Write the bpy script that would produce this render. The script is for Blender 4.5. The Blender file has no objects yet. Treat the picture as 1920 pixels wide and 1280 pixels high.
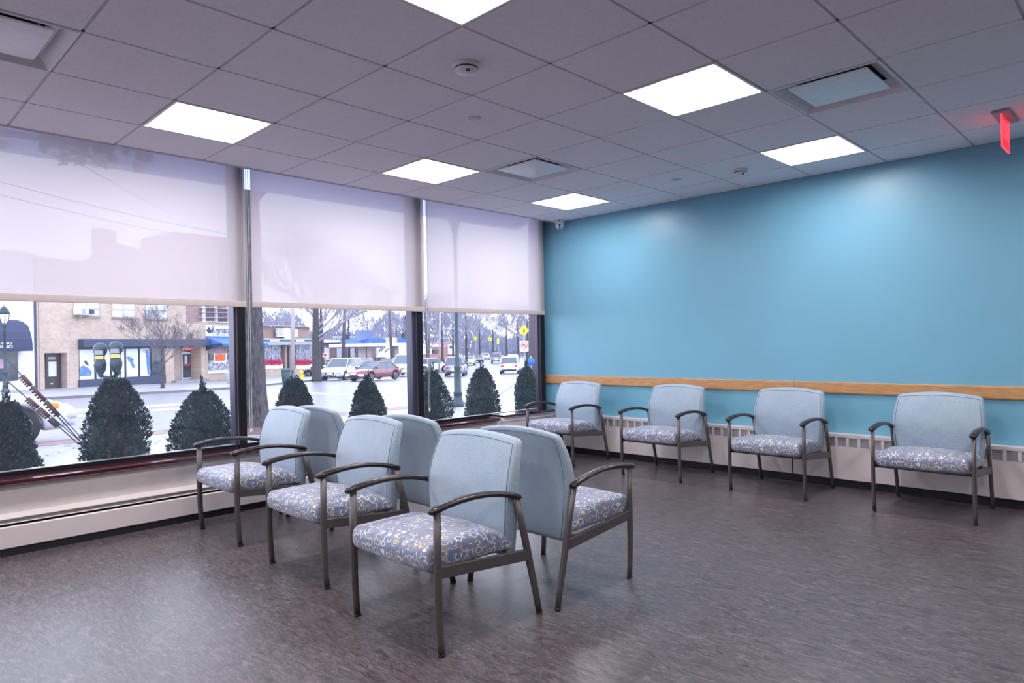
import bpy, bmesh, math, random
from mathutils import Vector, Matrix
PI = math.pi
random.seed(7)
SC = bpy.context.scene
COL = SC.collection

# ------------------------------------------------------------------ camera
YAW, ROLL, FPX, CY = -0.7763, -0.0188, 1269.3, 4.95
CAM = Vector((2.308, -2.065, 1.286))
_f = Vector((math.sin(YAW), math.cos(YAW), 0)); _r0 = Vector((math.cos(YAW), -math.sin(YAW), 0)); _u0 = Vector((0, 0, 1))
_c, _s = math.cos(ROLL), math.sin(ROLL)
_r = _r0 * _c + _u0 * _s; _u = _u0 * _c - _r0 * _s
cd = bpy.data.cameras.new('camera'); cam = bpy.data.objects.new('camera', cd); COL.objects.link(cam)
cd.sensor_width = 36; cd.lens = FPX / 1920 * 36; cd.shift_y = CY / 1920; cd.clip_start = 0.05; cd.clip_end = 2000
cam.matrix_world = Matrix(((_r.x, _u.x, -_f.x, CAM.x), (_r.y, _u.y, -_f.y, CAM.y), (_r.z, _u.z, -_f.z, CAM.z), (0, 0, 0, 1)))
SC.camera = cam

# ------------------------------------------------------------------ daylight and exposure
w = bpy.data.worlds.new('overcast'); SC.world = w; w.use_nodes = True
nt = w.node_tree; nt.nodes.clear()
wo = nt.nodes.new('ShaderNodeOutputWorld'); bg = nt.nodes.new('ShaderNodeBackground')
tc = nt.nodes.new('ShaderNodeTexCoord'); sp = nt.nodes.new('ShaderNodeSeparateXYZ'); cr = nt.nodes.new('ShaderNodeValToRGB')
nz = nt.nodes.new('ShaderNodeTexNoise'); nz.inputs['Scale'].default_value = 2.2; mx = nt.nodes.new('ShaderNodeMixRGB'); mx.blend_type = 'MULTIPLY'; mx.inputs[0].default_value = 0.25
nt.links.new(tc.outputs['Generated'], sp.inputs[0]); nt.links.new(sp.outputs['Z'], cr.inputs[0]); nt.links.new(tc.outputs['Generated'], nz.inputs[0])
cr.color_ramp.elements[0].position = 0.0; cr.color_ramp.elements[0].color = (0.86, 0.9, 1.0, 1)
cr.color_ramp.elements[1].position = 0.7; cr.color_ramp.elements[1].color = (0.72, 0.80, 1.0, 1)
nt.links.new(cr.outputs[0], mx.inputs[1]); nt.links.new(nz.outputs[0], mx.inputs[2]); nt.links.new(mx.outputs[0], bg.inputs[0])
bg.inputs[1].default_value = 4.6
nt.links.new(bg.outputs[0], wo.inputs[0])
LAMP = 40          # radiance of the ceiling light diffusers
SC.view_settings.view_transform = 'Standard'; SC.view_settings.look = 'None'
SC.view_settings.exposure = 0.08; SC.view_settings.gamma = 1.0; SC.view_settings.use_curve_mapping = False
cy = SC.cycles
cy.use_denoising = True; cy.use_adaptive_sampling = True; cy.adaptive_threshold = .02; cy.max_bounces = 8; cy.diffuse_bounces = 5; cy.glossy_bounces = 3; cy.transmission_bounces = 5
cy.transparent_max_bounces = 12; cy.caustics_reflective = False; cy.caustics_refractive = False; cy.sample_clamp_indirect = 6.0

# ------------------------------------------------------------------ helpers
class MB:
    """collects geometry, built as ONE mesh object"""
    def __init__(s): s.v = []; s.f = []; s.sm = []; s.mi = []; s.m = None; s.cm = 0
    def add(s, vs, fs, smooth=False):
        o = len(s.v)
        s.v += [tuple(s.m @ Vector(p)) if s.m else tuple(p) for p in vs]
        s.f += [tuple(o + i for i in f) for f in fs]; s.sm += [smooth] * len(fs); s.mi += [s.cm] * len(fs)
        return s
    def box(s, x0, x1, y0, y1, z0, z1):
        return s.add([(x0, y0, z0), (x1, y0, z0), (x1, y1, z0), (x0, y1, z0), (x0, y0, z1), (x1, y0, z1), (x1, y1, z1), (x0, y1, z1)],
                     [(0, 3, 2, 1), (4, 5, 6, 7), (0, 1, 5, 4), (1, 2, 6, 5), (2, 3, 7, 6), (3, 0, 4, 7)])
    def prism(s, poly, axis, a, b):
        """poly of 2-D points extruded along axis from a to b"""
        n = len(poly)
        def P(p, t):
            return {'x': (t, p[0], p[1]), 'y': (p[0], t, p[1]), 'z': (p[0], p[1], t)}[axis]
        vs = [P(p, a) for p in poly] + [P(p, b) for p in poly]
        return s.add(vs, [tuple(range(n - 1, -1, -1)), tuple(range(n, 2 * n))] + [(i, (i + 1) % n, n + (i + 1) % n, n + i) for i in range(n)])
    def tube(s, pts, r, n=8, ry=None, smooth=True, cap=True, side=Vector((1, 0, 0))):
        pts = [Vector(p) for p in pts]; rs = r if isinstance(r, (list, tuple)) else [r] * len(pts)
        rys = ry if isinstance(ry, (list, tuple)) else [ry if ry else None] * len(pts)
        vs = []; fs = []
        for i, p in enumerate(pts):
            t = (pts[min(i + 1, len(pts) - 1)] - pts[max(i - 1, 0)]).normalized()
            a = side - t * side.dot(t)
            if a.length < 1e-3: a = Vector((0, 1, 0)) - t * t.y
            if a.length < 1e-3: a = Vector((0, 0, 1)) - t * t.z
            a.normalize(); b = t.cross(a)
            q = rys[i] or rs[i]
            for k in range(n):
                th = 2 * PI * k / n
                vs.append(p + a * (rs[i] * math.cos(th)) + b * (q * math.sin(th)))
        for i in range(len(pts) - 1):
            for k in range(n):
                fs.append((i * n + k, i * n + (k + 1) % n, (i + 1) * n + (k + 1) % n, (i + 1) * n + k))
        if cap:
            fs.append(tuple(range(n - 1, -1, -1))); fs.append(tuple((len(pts) - 1) * n + k for k in range(n)))
        return s.add(vs, fs, smooth)
    def lathe(s, prof, cx=0, cy=0, cz=0, n=20, smooth=True):
        vs = []; fs = []
        for r, z in prof:
            for k in range(n): vs.append((cx + r * math.cos(2 * PI * k / n), cy + r * math.sin(2 * PI * k / n), cz + z))
        for i in range(len(prof) - 1):
            for k in range(n): fs.append((i * n + k, i * n + (k + 1) % n, (i + 1) * n + (k + 1) % n, (i + 1) * n + k))
        fs.append(tuple(range(n - 1, -1, -1))); fs.append(tuple((len(prof) - 1) * n + k for k in range(n)))
        return s.add(vs, fs, smooth)
    def rbox(s, x0, x1, y0, y1, z0, z1, r, n=8, deform=None):
        """rounded box made of six grids, optionally deformed"""
        c = [(x0 + x1) / 2, (y0 + y1) / 2, (z0 + z1) / 2]; h = [(x1 - x0) / 2, (y1 - y0) / 2, (z1 - z0) / 2]
        def samp(hh):
            rr = min(r, hh * .98); k = 3
            e = [-hh + rr * (1 - math.cos(PI / 2 * i / k)) for i in range(k)]
            inn = [-hh + rr + (2 * hh - 2 * rr) * i / n for i in range(n + 1)]
            return e + inn + [-q for q in reversed(e)]
        S = [samp(q) for q in h]
        key = {}; vs = []; fs = []
        def V(p):
            q = [max(-(h[i] - min(r, h[i] * .98)), min(h[i] - min(r, h[i] * .98), p[i])) for i in range(3)]
            d = Vector([p[i] - q[i] for i in range(3)])
            rr = min(r, *(x * .98 for x in h))
            if d.length > 1e-9:
                # snap outer shell on to the rounded corner
                m = max(abs(p[i] - q[i]) for i in range(3))
                d = d.normalized() * (rr * m / max(rr, 1e-9)) if m > 0 else d
            o = tuple(round(q[i] + d[i] + c[i], 6) for i in range(3))
            if o not in key:
                key[o] = len(vs); vs.append(deform(*o) if deform else o)
            return key[o]
        for ax in range(3):
            a, b = [(1, 2), (2, 0), (0, 1)][ax]
            for sg in (-1, 1):
                for i in range(len(S[a]) - 1):
                    for j in range(len(S[b]) - 1):
                        qd = []
                        for (ii, jj) in ((i, j), (i + 1, j), (i + 1, j + 1), (i, j + 1)):
                            p = [0, 0, 0]; p[ax] = sg * h[ax]; p[a] = S[a][ii]; p[b] = S[b][jj]; qd.append(V(p))
                        if sg < 0: qd.reverse()
                        if len(set(qd)) == 4: fs.append(tuple(qd))
        return s.add(vs, fs, True)
    def build(s, name, mat, parent=None, loc=None, rotz=None, label=None, group=None, cat=None, kind=None, bevel=0):
        me = bpy.data.meshes.new(name); me.from_pydata(s.v, [], s.f); me.polygons.foreach_set('use_smooth', s.sm); me.update()
        if isinstance(mat, (list, tuple)):
            for q in mat: me.materials.append(q)
            me.polygons.foreach_set('material_index', s.mi)
        else: me.materials.append(mat)
        o = bpy.data.objects.new(name, me); COL.objects.link(o)
        if parent is not None: o.parent = parent
        if loc: o.location = loc
        if rotz is not None: o.rotation_euler = (0, 0, rotz)
        if label: o['label'] = label
        if group: o['group'] = group
        if cat: o['category'] = cat
        if kind: o['kind'] = kind
        if bevel:
            b = o.modifiers.new('bevel', 'BEVEL'); b.width = bevel; b.segments = 2; b.limit_method = 'ANGLE'; b.harden_normals = False
        return o

def thing(name, label, cat, loc=(0, 0, 0), rotz=0, group=None):
    o = bpy.data.objects.new(name, None); COL.objects.link(o); o.location = loc; o.rotation_euler = (0, 0, rotz)
    o.empty_display_size = .2; o['label'] = label; o['category'] = cat
    if group: o['group'] = group
    return o
def kids(o): return [c for c in bpy.data.objects if c.parent == o]
def dup(root, loc, rotz, label, group=None, scale=None):
    tree = {}
    for c in bpy.data.objects:
        if c.parent: tree.setdefault(c.parent.name, []).append(c)
    def cp(o, par):
        n = o.copy(); COL.objects.link(n); n.parent = par
        for c in tree.get(o.name, []): cp(c, n)
        return n
    r = cp(root, None); r.location = loc; r.rotation_euler = (0, 0, rotz); r['label'] = label
    if group: r['group'] = group
    if scale: r.scale = (scale,) * 3
    return r

# ------------------------------------------------------------------ materials
def mat(name, col, rough=.6, metal=0., var=0., vscale=20, bump=0., bscale=100, spec=None, emit=None, estr=0, stretch=None, coat=0):
    m = bpy.data.materials.new(name); m.use_nodes = True; n = m.node_tree; b = n.nodes['Principled BSDF']
    b.inputs['Roughness'].default_value = rough; b.inputs['Metallic'].default_value = metal
    if spec is not None: b.inputs['Specular IOR Level'].default_value = spec
    if coat: b.inputs['Coat Weight'].default_value = coat; b.inputs['Coat Roughness'].default_value = .08
    c = (*col, 1)
    t = n.nodes.new('ShaderNodeTexCoord'); mp = n.nodes.new('ShaderNodeMapping'); n.links.new(t.outputs['Object'], mp.inputs[0])
    if stretch: mp.inputs['Scale'].default_value = stretch
    nz = n.nodes.new('ShaderNodeTexNoise'); nz.inputs['Scale'].default_value = vscale; nz.inputs['Detail'].default_value = 4; n.links.new(mp.outputs[0], nz.inputs[0])
    r = n.nodes.new('ShaderNodeValToRGB'); v = var or .04
    r.color_ramp.elements[0].position = .3; r.color_ramp.elements[1].position = .7
    r.color_ramp.elements[0].color = (*[max(0, q * (1 - v)) for q in col], 1); r.color_ramp.elements[1].color = (*[min(1, q * (1 + v)) for q in col], 1)
    n.links.new(nz.outputs[0], r.inputs[0]); n.links.new(r.outputs[0], b.inputs['Base Color'])
    if bump:
        z2 = n.nodes.new('ShaderNodeTexNoise'); z2.inputs['Scale'].default_value = bscale; z2.inputs['Detail'].default_value = 3; n.links.new(mp.outputs[0], z2.inputs[0])
        bp = n.nodes.new('ShaderNodeBump'); bp.inputs['Strength'].default_value = bump; bp.inputs['Distance'].default_value = .01
        n.links.new(z2.outputs[0], bp.inputs['Height']); n.links.new(bp.outputs[0], b.inputs['Normal'])
    if emit: b.inputs['Emission Color'].default_value = (*emit, 1); b.inputs['Emission Strength'].default_value = estr
    return m

def emis(name, col, s):
    m = bpy.data.materials.new(name); m.use_nodes = True; n = m.node_tree; n.nodes.clear()
    o = n.nodes.new('ShaderNodeOutputMaterial'); e = n.nodes.new('ShaderNodeEmission'); e.inputs[0].default_value = (*col, 1); e.inputs[1].default_value = s
    n.links.new(e.outputs[0], o.inputs[0]); return m

M = {}
M['ceil'] = mat('ceiling_tile', (.88, .82, .87), .95, var=.05, vscale=90, bump=.15, bscale=260)
M['tbar'] = mat('grid_metal', (.58, .54, .58), .6)
M['blue'] = mat('blue_paint', (.175, .42, .56), .36, var=.02, vscale=3, bump=.03, bscale=350)
M['white_wall'] = mat('white_paint', (.72, .66, .64), .55, var=.03, vscale=4, bump=.02, bscale=200)
M['cream'] = mat('cream_enamel', (.70, .63, .62), .35, var=.02, vscale=5)
M['black'] = mat('black_rubber', (.012, .011, .013), .5)
M['blackmetal'] = mat('black_anodised', (.012, .012, .016), .35, metal=.3)
M['alu'] = mat('bright_aluminium', (.55, .53, .60), .3, metal=.9)
M['bronze'] = mat('bronze_frame', (.085, .075, .11), .35, metal=.6)
M['mahog'] = mat('mahogany_sill', (.050, .004, .009), .12, var=.12, vscale=14, stretch=(8, .6, 8), coat=.6)
M['oak'] = mat('oak_rail', (.53, .27, .11), .42, var=.30, vscale=9, stretch=(1.2, 30, 30), bump=.05, bscale=30)
M['white'] = mat('white_plastic', (.78, .76, .78), .4)
M['greyplastic'] = mat('grey_plastic', (.35, .34, .37), .45)
M['dark'] = mat('dark_void', (.02, .02, .022), .8)
M['frame'] = mat('taupe_frame_metal', (.135, .118, .118), .40, metal=.55, var=.06, vscale=200, bump=.05, bscale=600)
M['arm'] = mat('dark_armrest', (.013, .008, .009), .33, var=.3, vscale=30, stretch=(1, .1, 1), coat=.08)

def chair_fabric():
    m = bpy.data.materials.new('pale_blue_weave'); m.use_nodes = True; n = m.node_tree; b = n.nodes['Principled BSDF']
    b.inputs['Roughness'].default_value = .52; b.inputs['Specular IOR Level'].default_value = .75; b.inputs['Sheen Weight'].default_value = .6; b.inputs['Sheen Tint'].default_value = (1, .95, 1, 1); b.inputs['Sheen Roughness'].default_value = .45
    t = n.nodes.new('ShaderNodeTexCoord')
    z = n.nodes.new('ShaderNodeTexNoise'); z.inputs['Scale'].default_value = 9; n.links.new(t.outputs['Object'], z.inputs[0])
    mp = n.nodes.new('ShaderNodeMapping'); mp.inputs['Scale'].default_value = (60, 60, 700); n.links.new(t.outputs['Object'], mp.inputs[0])
    z2 = n.nodes.new('ShaderNodeTexNoise'); z2.inputs['Scale'].default_value = 1; z2.inputs['Detail'].default_value = 2; n.links.new(mp.outputs[0], z2.inputs[0])
    mp3 = n.nodes.new('ShaderNodeMapping'); mp3.inputs['Scale'].default_value = (700, 60, 60); n.links.new(t.outputs['Object'], mp3.inputs[0])
    z3 = n.nodes.new('ShaderNodeTexNoise'); z3.inputs['Scale'].default_value = 1; n.links.new(mp3.outputs[0], z3.inputs[0])
    ad = n.nodes.new('ShaderNodeMath'); ad.operation = 'ADD'; n.links.new(z2.outputs[0], ad.inputs[0]); n.links.new(z3.outputs[0], ad.inputs[1])
    a2 = n.nodes.new('ShaderNodeMath'); a2.operation = 'MULTIPLY_ADD'; a2.inputs[1].default_value = .4; a2.inputs[2].default_value = 0; n.links.new(ad.outputs[0], a2.inputs[0])
    a3 = n.nodes.new('ShaderNodeMath'); a3.operation = 'MULTIPLY_ADD'; a3.inputs[1].default_value = .2; n.links.new(z.outputs[0], a3.inputs[0]); n.links.new(a2.outputs[0], a3.inputs[2])
    r = n.nodes.new('ShaderNodeValToRGB'); r.color_ramp.elements[0].position = .38; r.color_ramp.elements[1].position = .62
    r.color_ramp.elements[0].color = (.215, .305, .385, 1); r.color_ramp.elements[1].color = (.34, .42, .50, 1)
    n.links.new(a3.outputs[0], r.inputs[0]); n.links.new(r.outputs[0], b.inputs['Base Color'])
    bp = n.nodes.new('ShaderNodeBump'); bp.inputs['Strength'].default_value = .12; bp.inputs['Distance'].default_value = .002
    n.links.new(ad.outputs[0], bp.inputs['Height']); n.links.new(bp.outputs[0], b.inputs['Normal']); return m
M['backfab'] = chair_fabric()
M['piping'] = mat('blue_piping', (.13, .21, .26), .8)

def seat_fabric():
    """grey blue upholstery with broken cream and yellow rings"""
    m = bpy.data.materials.new('ring_print_fabric'); m.use_nodes = True; n = m.node_tree; L = n.links.new; b = n.nodes['Principled BSDF']
    b.inputs['Roughness'].default_value = .5; b.inputs['Sheen Weight'].default_value = .2
    t = n.nodes.new('ShaderNodeTexCoord')
    mp = n.nodes.new('ShaderNodeMapping'); mp.inputs['Scale'].default_value = (30, 25, 31); mp.inputs['Location'].default_value = (.3, .2, .45); L(t.outputs['Object'], mp.inputs[0])
    v = n.nodes.new('ShaderNodeTexVoronoi'); v.inputs['Scale'].default_value = 1; v.inputs['Randomness'].default_value = .42; L(mp.outputs[0], v.inputs['Vector'])
    def ramp(src, stops):
        r = n.nodes.new('ShaderNodeValToRGB'); e = r.color_ramp.elements; e[0].position, e[0].color = stops[0][0], (*stops[0][1], 1); e[1].position, e[1].color = stops[-1][0], (*stops[-1][1], 1)
        for p_, c_ in stops[1:-1]: q = e.new(p_); q.color = (*c_, 1)
        L(src, r.inputs[0]); return r.outputs[0]
    def noise(sc, off):
        m2 = n.nodes.new('ShaderNodeMapping'); m2.inputs['Location'].default_value = off; L(mp.outputs[0], m2.inputs[0]); z = n.nodes.new('ShaderNodeTexNoise'); z.inputs['Scale'].default_value = sc; z.inputs['Detail'].default_value = 0; L(m2.outputs[0], z.inputs[0]); return z.outputs[0]
    W3, K3 = (1, 1, 1), (0, 0, 0)
    band = ramp(v.outputs['Distance'], [(.36, K3), (.40, W3), (.47, W3), (.51, K3)])
    arc = ramp(noise(1.25, (3, 7, 1)), [(.43, K3), (.46, W3)])
    mu = n.nodes.new('ShaderNodeMath'); mu.operation = 'MULTIPLY'; L(band, mu.inputs[0]); L(arc, mu.inputs[1])
    fill = ramp(noise(.5, (1, 2, 3)), [(.38, (.15, .20, .34)), (.50, (.20, .23, .35)), (.62, (.125, .19, .34))])
    base = n.nodes.new('ShaderNodeMixRGB'); L(ramp(v.outputs['Distance'], [(.42, K3), (.46, W3)]), base.inputs[0]); L(fill, base.inputs[1]); base.inputs[2].default_value = (.235, .245, .34, 1)
    line = n.nodes.new('ShaderNodeMixRGB'); L(ramp(v.outputs['Distance'], [(.40, K3), (.43, (.75, .75, .75)), (.46, K3)]), line.inputs[0]); L(base.outputs[0], line.inputs[1]); line.inputs[2].default_value = (.07, .085, .17, 1)
    thread = ramp(noise(.45, (8, 3, 5)), [(.44, (.80, .80, .74)), (.56, (.72, .58, .30))])
    fin = n.nodes.new('ShaderNodeMixRGB'); L(mu.outputs[0], fin.inputs[0]); L(line.outputs[0], fin.inputs[1]); L(thread, fin.inputs[2]); L(fin.outputs[0], b.inputs['Base Color'])
    bz = n.nodes.new('ShaderNodeTexNoise'); bz.inputs['Scale'].default_value = 500; L(t.outputs['Object'], bz.inputs[0])
    bp = n.nodes.new('ShaderNodeBump'); bp.inputs['Strength'].default_value = .1; bp.inputs['Distance'].default_value = .002; L(bz.outputs[0], bp.inputs['Height']); L(bp.outputs[0], b.inputs['Normal'])
    return m
M['seatfab'] = seat_fabric()

def floor_mat():
    """taupe marbled sheet floor, the streaks swirl and change direction"""
    m = bpy.data.materials.new('marbled_floor'); m.use_nodes = True; n = m.node_tree; L = n.links.new; b = n.nodes['Principled BSDF']
    t = n.nodes.new('ShaderNodeTexCoord')
    def streak(rot, sc):
        mp = n.nodes.new('ShaderNodeMapping'); mp.inputs['Rotation'].default_value = (0, 0, rot); mp.inputs['Scale'].default_value = sc; L(t.outputs['Object'], mp.inputs[0])
        z = n.nodes.new('ShaderNodeTexNoise'); z.inputs['Scale'].default_value = 1; z.inputs['Detail'].default_value = 6; z.inputs['Roughness'].default_value = .78; z.inputs['Distortion'].default_value = 1.8
        L(mp.outputs[0], z.inputs[0]); return z.outputs[0]
    a = streak(.35, (9, 36, 1)); c = streak(1.45, (9, 36, 1))
    k = n.nodes.new('ShaderNodeTexNoise'); k.inputs['Scale'].default_value = 2.6; k.inputs['Detail'].default_value = 3; L(t.outputs['Object'], k.inputs[0])
    kr = n.nodes.new('ShaderNodeValToRGB'); kr.color_ramp.elements[0].position = .44; kr.color_ramp.elements[1].position = .56; L(k.outputs[0], kr.inputs[0])
    mxn = n.nodes.new('ShaderNodeMixRGB'); L(kr.outputs[0], mxn.inputs[0]); L(a, mxn.inputs[1]); L(c, mxn.inputs[2])
    r = n.nodes.new('ShaderNodeValToRGB'); e = r.color_ramp.elements; e[0].position = .36; e[0].color = (.034, .026, .028, 1); e[1].position = .66; e[1].color = (.190, .155, .165, 1)
    q = e.new(.5); q.color = (.088, .070, .073, 1)
    L(mxn.outputs[0], r.inputs[0]); L(r.outputs[0], b.inputs['Base Color'])
    rr = n.nodes.new('ShaderNodeMapRange'); rr.inputs['To Min'].default_value = .24; rr.inputs['To Max'].default_value = .42; L(mxn.outputs[0], rr.inputs[0]); L(rr.outputs[0], b.inputs['Roughness'])
    bp = n.nodes.new('ShaderNodeBump'); bp.inputs['Strength'].default_value = .10; bp.inputs['Distance'].default_value = .004; L(mxn.outputs[0], bp.inputs['Height']); L(bp.outputs[0], b.inputs['Normal'])
    return m
M['floor'] = floor_mat()

def glass_mat():
    m = bpy.data.materials.new('window_glass'); m.use_nodes = True; n = m.node_tree; n.nodes.clear(); L = n.links.new
    o = n.nodes.new('ShaderNodeOutputMaterial'); tr = n.nodes.new('ShaderNodeBsdfTransparent'); tr.inputs[0].default_value = (.93, .95, 1, 1)
    gl = n.nodes.new('ShaderNodeBsdfGlossy'); gl.inputs['Roughness'].default_value = .01
    tl = n.nodes.new('ShaderNodeBsdfTranslucent'); tl.inputs[0].default_value = (.55, .62, .85, 1)
    lw = n.nodes.new('ShaderNodeLayerWeight'); lw.inputs[0].default_value = .5; pw = n.nodes.new('ShaderNodeMath'); pw.operation = 'POWER'; pw.inputs[1].default_value = 5; L(lw.outputs['Facing'], pw.inputs[0])
    fr = n.nodes.new('ShaderNodeMath'); fr.operation = 'MULTIPLY_ADD'; fr.inputs[1].default_value = .90; fr.inputs[2].default_value = .05; L(pw.outputs[0], fr.inputs[0])
    m1 = n.nodes.new('ShaderNodeMixShader'); L(fr.outputs[0], m1.inputs[0]); L(tr.outputs[0], m1.inputs[1]); L(gl.outputs[0], m1.inputs[2])
    m2 = n.nodes.new('ShaderNodeMixShader'); m2.inputs[0].default_value = .025; L(m1.outputs[0], m2.inputs[1]); L(tl.outputs[0], m2.inputs[2])  # small bluish translucent share imitates a haze veil over the street
    L(m2.outputs[0], o.inputs[0]); return m
M['glass'] = glass_mat()

def blind_mat():
    m = bpy.data.materials.new('roller_blind_mesh'); m.use_nodes = True; n = m.node_tree; n.nodes.clear(); L = n.links.new
    o = n.nodes.new('ShaderNodeOutputMaterial'); tr = n.nodes.new('ShaderNodeBsdfTransparent'); df = n.nodes.new('ShaderNodeBsdfDiffuse'); tl = n.nodes.new('ShaderNodeBsdfTranslucent')
    t = n.nodes.new('ShaderNodeTexCoord'); mp = n.nodes.new('ShaderNodeMapping'); mp.inputs['Scale'].default_value = (1, 260, 260); L(t.outputs['Object'], mp.inputs[0])
    z = n.nodes.new('ShaderNodeTexNoise'); z.inputs['Scale'].default_value = 1; L(mp.outputs[0], z.inputs[0])
    mr = n.nodes.new('ShaderNodeMapRange'); mr.inputs['To Min'].default_value = .034; mr.inputs['To Max'].default_value = .062; L(z.outputs[0], mr.inputs[0])
    df.inputs[0].default_value = (.70, .62, .62, 1); tl.inputs[0].default_value = (.71, .605, .60, 1)
    m1 = n.nodes.new('ShaderNodeMixShader'); m1.inputs[0].default_value = .5; L(df.outputs[0], m1.inputs[1]); L(tl.outputs[0], m1.inputs[2])
    m2 = n.nodes.new('ShaderNodeMixShader'); L(mr.outputs[0], m2.inputs[0]); L(m1.outputs[0], m2.inputs[1]); L(tr.outputs[0], m2.inputs[2])
    L(m2.outputs[0], o.inputs[0]); return m
M['blind'] = blind_mat()
M['hem'] = mat('blind_hem', (.62, .53, .50), .8)
M['lamp'] = emis('lamp_diffuser', (1.0, .965, 1.0), LAMP)
M['lampside'] = mat('lamp_reflector', (.55, .54, .56), .5)
M['lampframe'] = mat('lamp_frame', (.75, .72, .74), .4)
M['exitred'] = mat('exit_sign_acrylic', (.5, .02, .04), .15, emit=(1, .02, .045), estr=.75)
M['exitdark'] = emis('exit_letter_glow', (1, .05, .07), 2.2)
# ================================================================== THE ROOM
H = 2.74; XW = -3.05; YB = 4.155; XR = 6.6; YF = -6.6; T = .6096; XG = -3.24
def struct(mb, name, m, **k): return mb.build(name, m, kind='structure', **k)

b = MB(); b.box(XW - .3, XR, YF, YB, -.12, 0); struct(b, 'floor', M['floor'])
b = MB(); b.box(-3.29, XR, YB, YB + .2, -.12, H + .3); struct(b, 'wall_back', M['blue'])
b = MB(); b.box(XR, XR + .2, YF, YB + .2, -.12, H + .3); struct(b, 'wall_right', M['white_wall'])
b = MB(); b.box(-3.4, XR, YF - .2, YF, -.12, H + .3); struct(b, 'wall_front', M['white_wall'])
# window wall: knee wall below the sill and head above the glass
b = MB(); b.box(-3.36, XW, YF, YB, -.12, .45); b.box(-3.45, -3.30, YF, YB, 2.90, 3.3); struct(b, 'wall_left', M['white_wall'])

# ceiling tiles with open cells for lights and diffusers
LIGHTS = [(-1, 3), (2, 3), (5, 3), (-1, -1), (2, -1), (5, -1), (-4, 3), (-4, -1), (-4, -5), (-1, -5), (2, -5), (5, -5), (-7, 3), (-7, -1), (-7, -5)]
VENTS = [(3, 2), (3, -2), (-3, 2)]
holes = set(LIGHTS) | set(VENTS)
tiles = MB(); bars = MB()
g = .007
for v in range(-11, 8):
    for wv in range(-12, 6):
        y0, y1 = T * v, T * (v + 1); x1, x0 = -T * wv, -T * (wv + 1)
        y0 = max(y0, YF); y1 = min(y1, YB); x0 = max(x0, -3.0); x1 = min(x1, XR)
        if y1 - y0 < .02 or x1 - x0 < .02: continue
        if (v, wv) in holes: continue
        tiles.box(x0 + g, x1 - g, y0 + g, y1 - g, H, H + .02)
struct(tiles, 'ceiling', M['ceil'], bevel=.002)
for v in range(-10, 8):
    y = T * v; bars.box(-3.0, XR, y - .012, y + .012, H + .006, H + .035)
for wv in range(-10, 5):
    x = -T * wv; bars.box(x - .012, x + .012, YF, YB, H + .006, H + .035)
bars.box(-3.0, -2.985, YF, YB, H - .002, H + .035)
struct(bars, 'ceiling_grid', M['tbar'])
b = MB(); b.box(-3.3, XR, YF, YB, H + .26, H + .3); b.box(-3.02, -3.005, YF, YB, H - .004, H + .26); struct(b, 'ceiling_pocket', M['tbar'])

# oak chair rail on the blue wall (two lengths butted together)
for x0, x1, nm in ((-3.26, -.19, 'left'), (-.187, XR, 'right')):
    b = MB(); b.prism([(YB, .80), (YB - .016, .802), (YB - .019, .81), (YB - .019, .893), (YB - .016, .90), (YB, .90)], 'x', x0, x1)
    b.build('chair_rail', M['oak'], label='oak rail along the blue wall, length %s' % ('nearest the window' if nm == 'left' else 'behind the two right-hand chairs'), cat='wall rail', group='oak rails')

# black toe base on blue wall
b = MB(); b.box(-3.0, XR, YB - .03, YB, 0, .10); struct(b, 'baseboard_back', M['black'])

M['finmetal'] = mat('louvre_metal', (.52, .50, .53), .4)
# convector covers along the blue wall
def convector(x0, x1, label):
    t = thing('convector_cover', label, 'heater', ((x0 + x1) / 2, YB - .002, 0), group='white heater covers under the oak rail')
    a, c = x0 - (x0 + x1) / 2 + .002, x1 - (x0 + x1) / 2 - .002
    p = MB(); x = a
    while x < c:
        p.box(x, min(c, x + .022), -.10, -.088, .352, .436); x += .0915
    p.box(a, c, -.10, -.092, .075, .355); p.box(a, c, -.10, -.0, .445, .458); p.box(a, c, -.10, -.092, .432, .446)
    p.box(a, a + .003, -.1, 0, .075, .458); p.box(c - .003, c, -.1, 0, .075, .458); p.box(a, c, -.09, -.06, .072, .078)
    p.build('front_panel', M['cream'], t)
    l = MB(); z = .358
    while z < .432:
        l.box(a, c, -.092, -.084, z, z + .004); z += .0085
    l.box(a, c, -.080, -.078, .35, .44)
    l.build('louvre_fins', M['finmetal'], t)
    return t
convector(-2.98, -.18, 'white heater cover with square louvres, length nearest the window corner')
convector(-.18, 2.62, 'white heater cover with square louvres, length behind the two right-hand chairs')
convector(2.62, 5.4, 'white heater cover with square louvres, length running out of view on the right')

# baseboard heater under the windows
t = thing('baseboard_heater', 'long cream baseboard heater under the window sill', 'heater', (XW, 0, 0))
p = MB(); p.prism([(.0, .052), (.062, .052), (.066, .056), (.066, .183), (.060, .190), (.05, .190), (.05, .056), (0, .056)], 'y', YF, 3.16); p.build('front_panel', M['cream'], t)
p = MB(); p.prism([(0, .262), (.012, .262), (.05, .238), (.05, .233), (0, .233)], 'y', YF, 3.16); p.build('top_cover', M['cream'], t)
p = MB(); p.box(.0, .03, YF, 3.16, .0, .25); p.box(0, .05, YF, 3.16, 0, .052); p.build('shadow_box', M['dark'], t)
p = MB(); p.prism([(.02, .210), (.057, .2055), (.057, .2085), (.02, .214)], 'y', YF, 3.16); p.build('damper_blade', M['white'], t)
p = MB(); p.box(.03, .046, YF, 3.16, .2115, .2325); p.build('inner_strip', mat('taupe_strip', (.20, .17, .16), .6), t)

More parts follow.
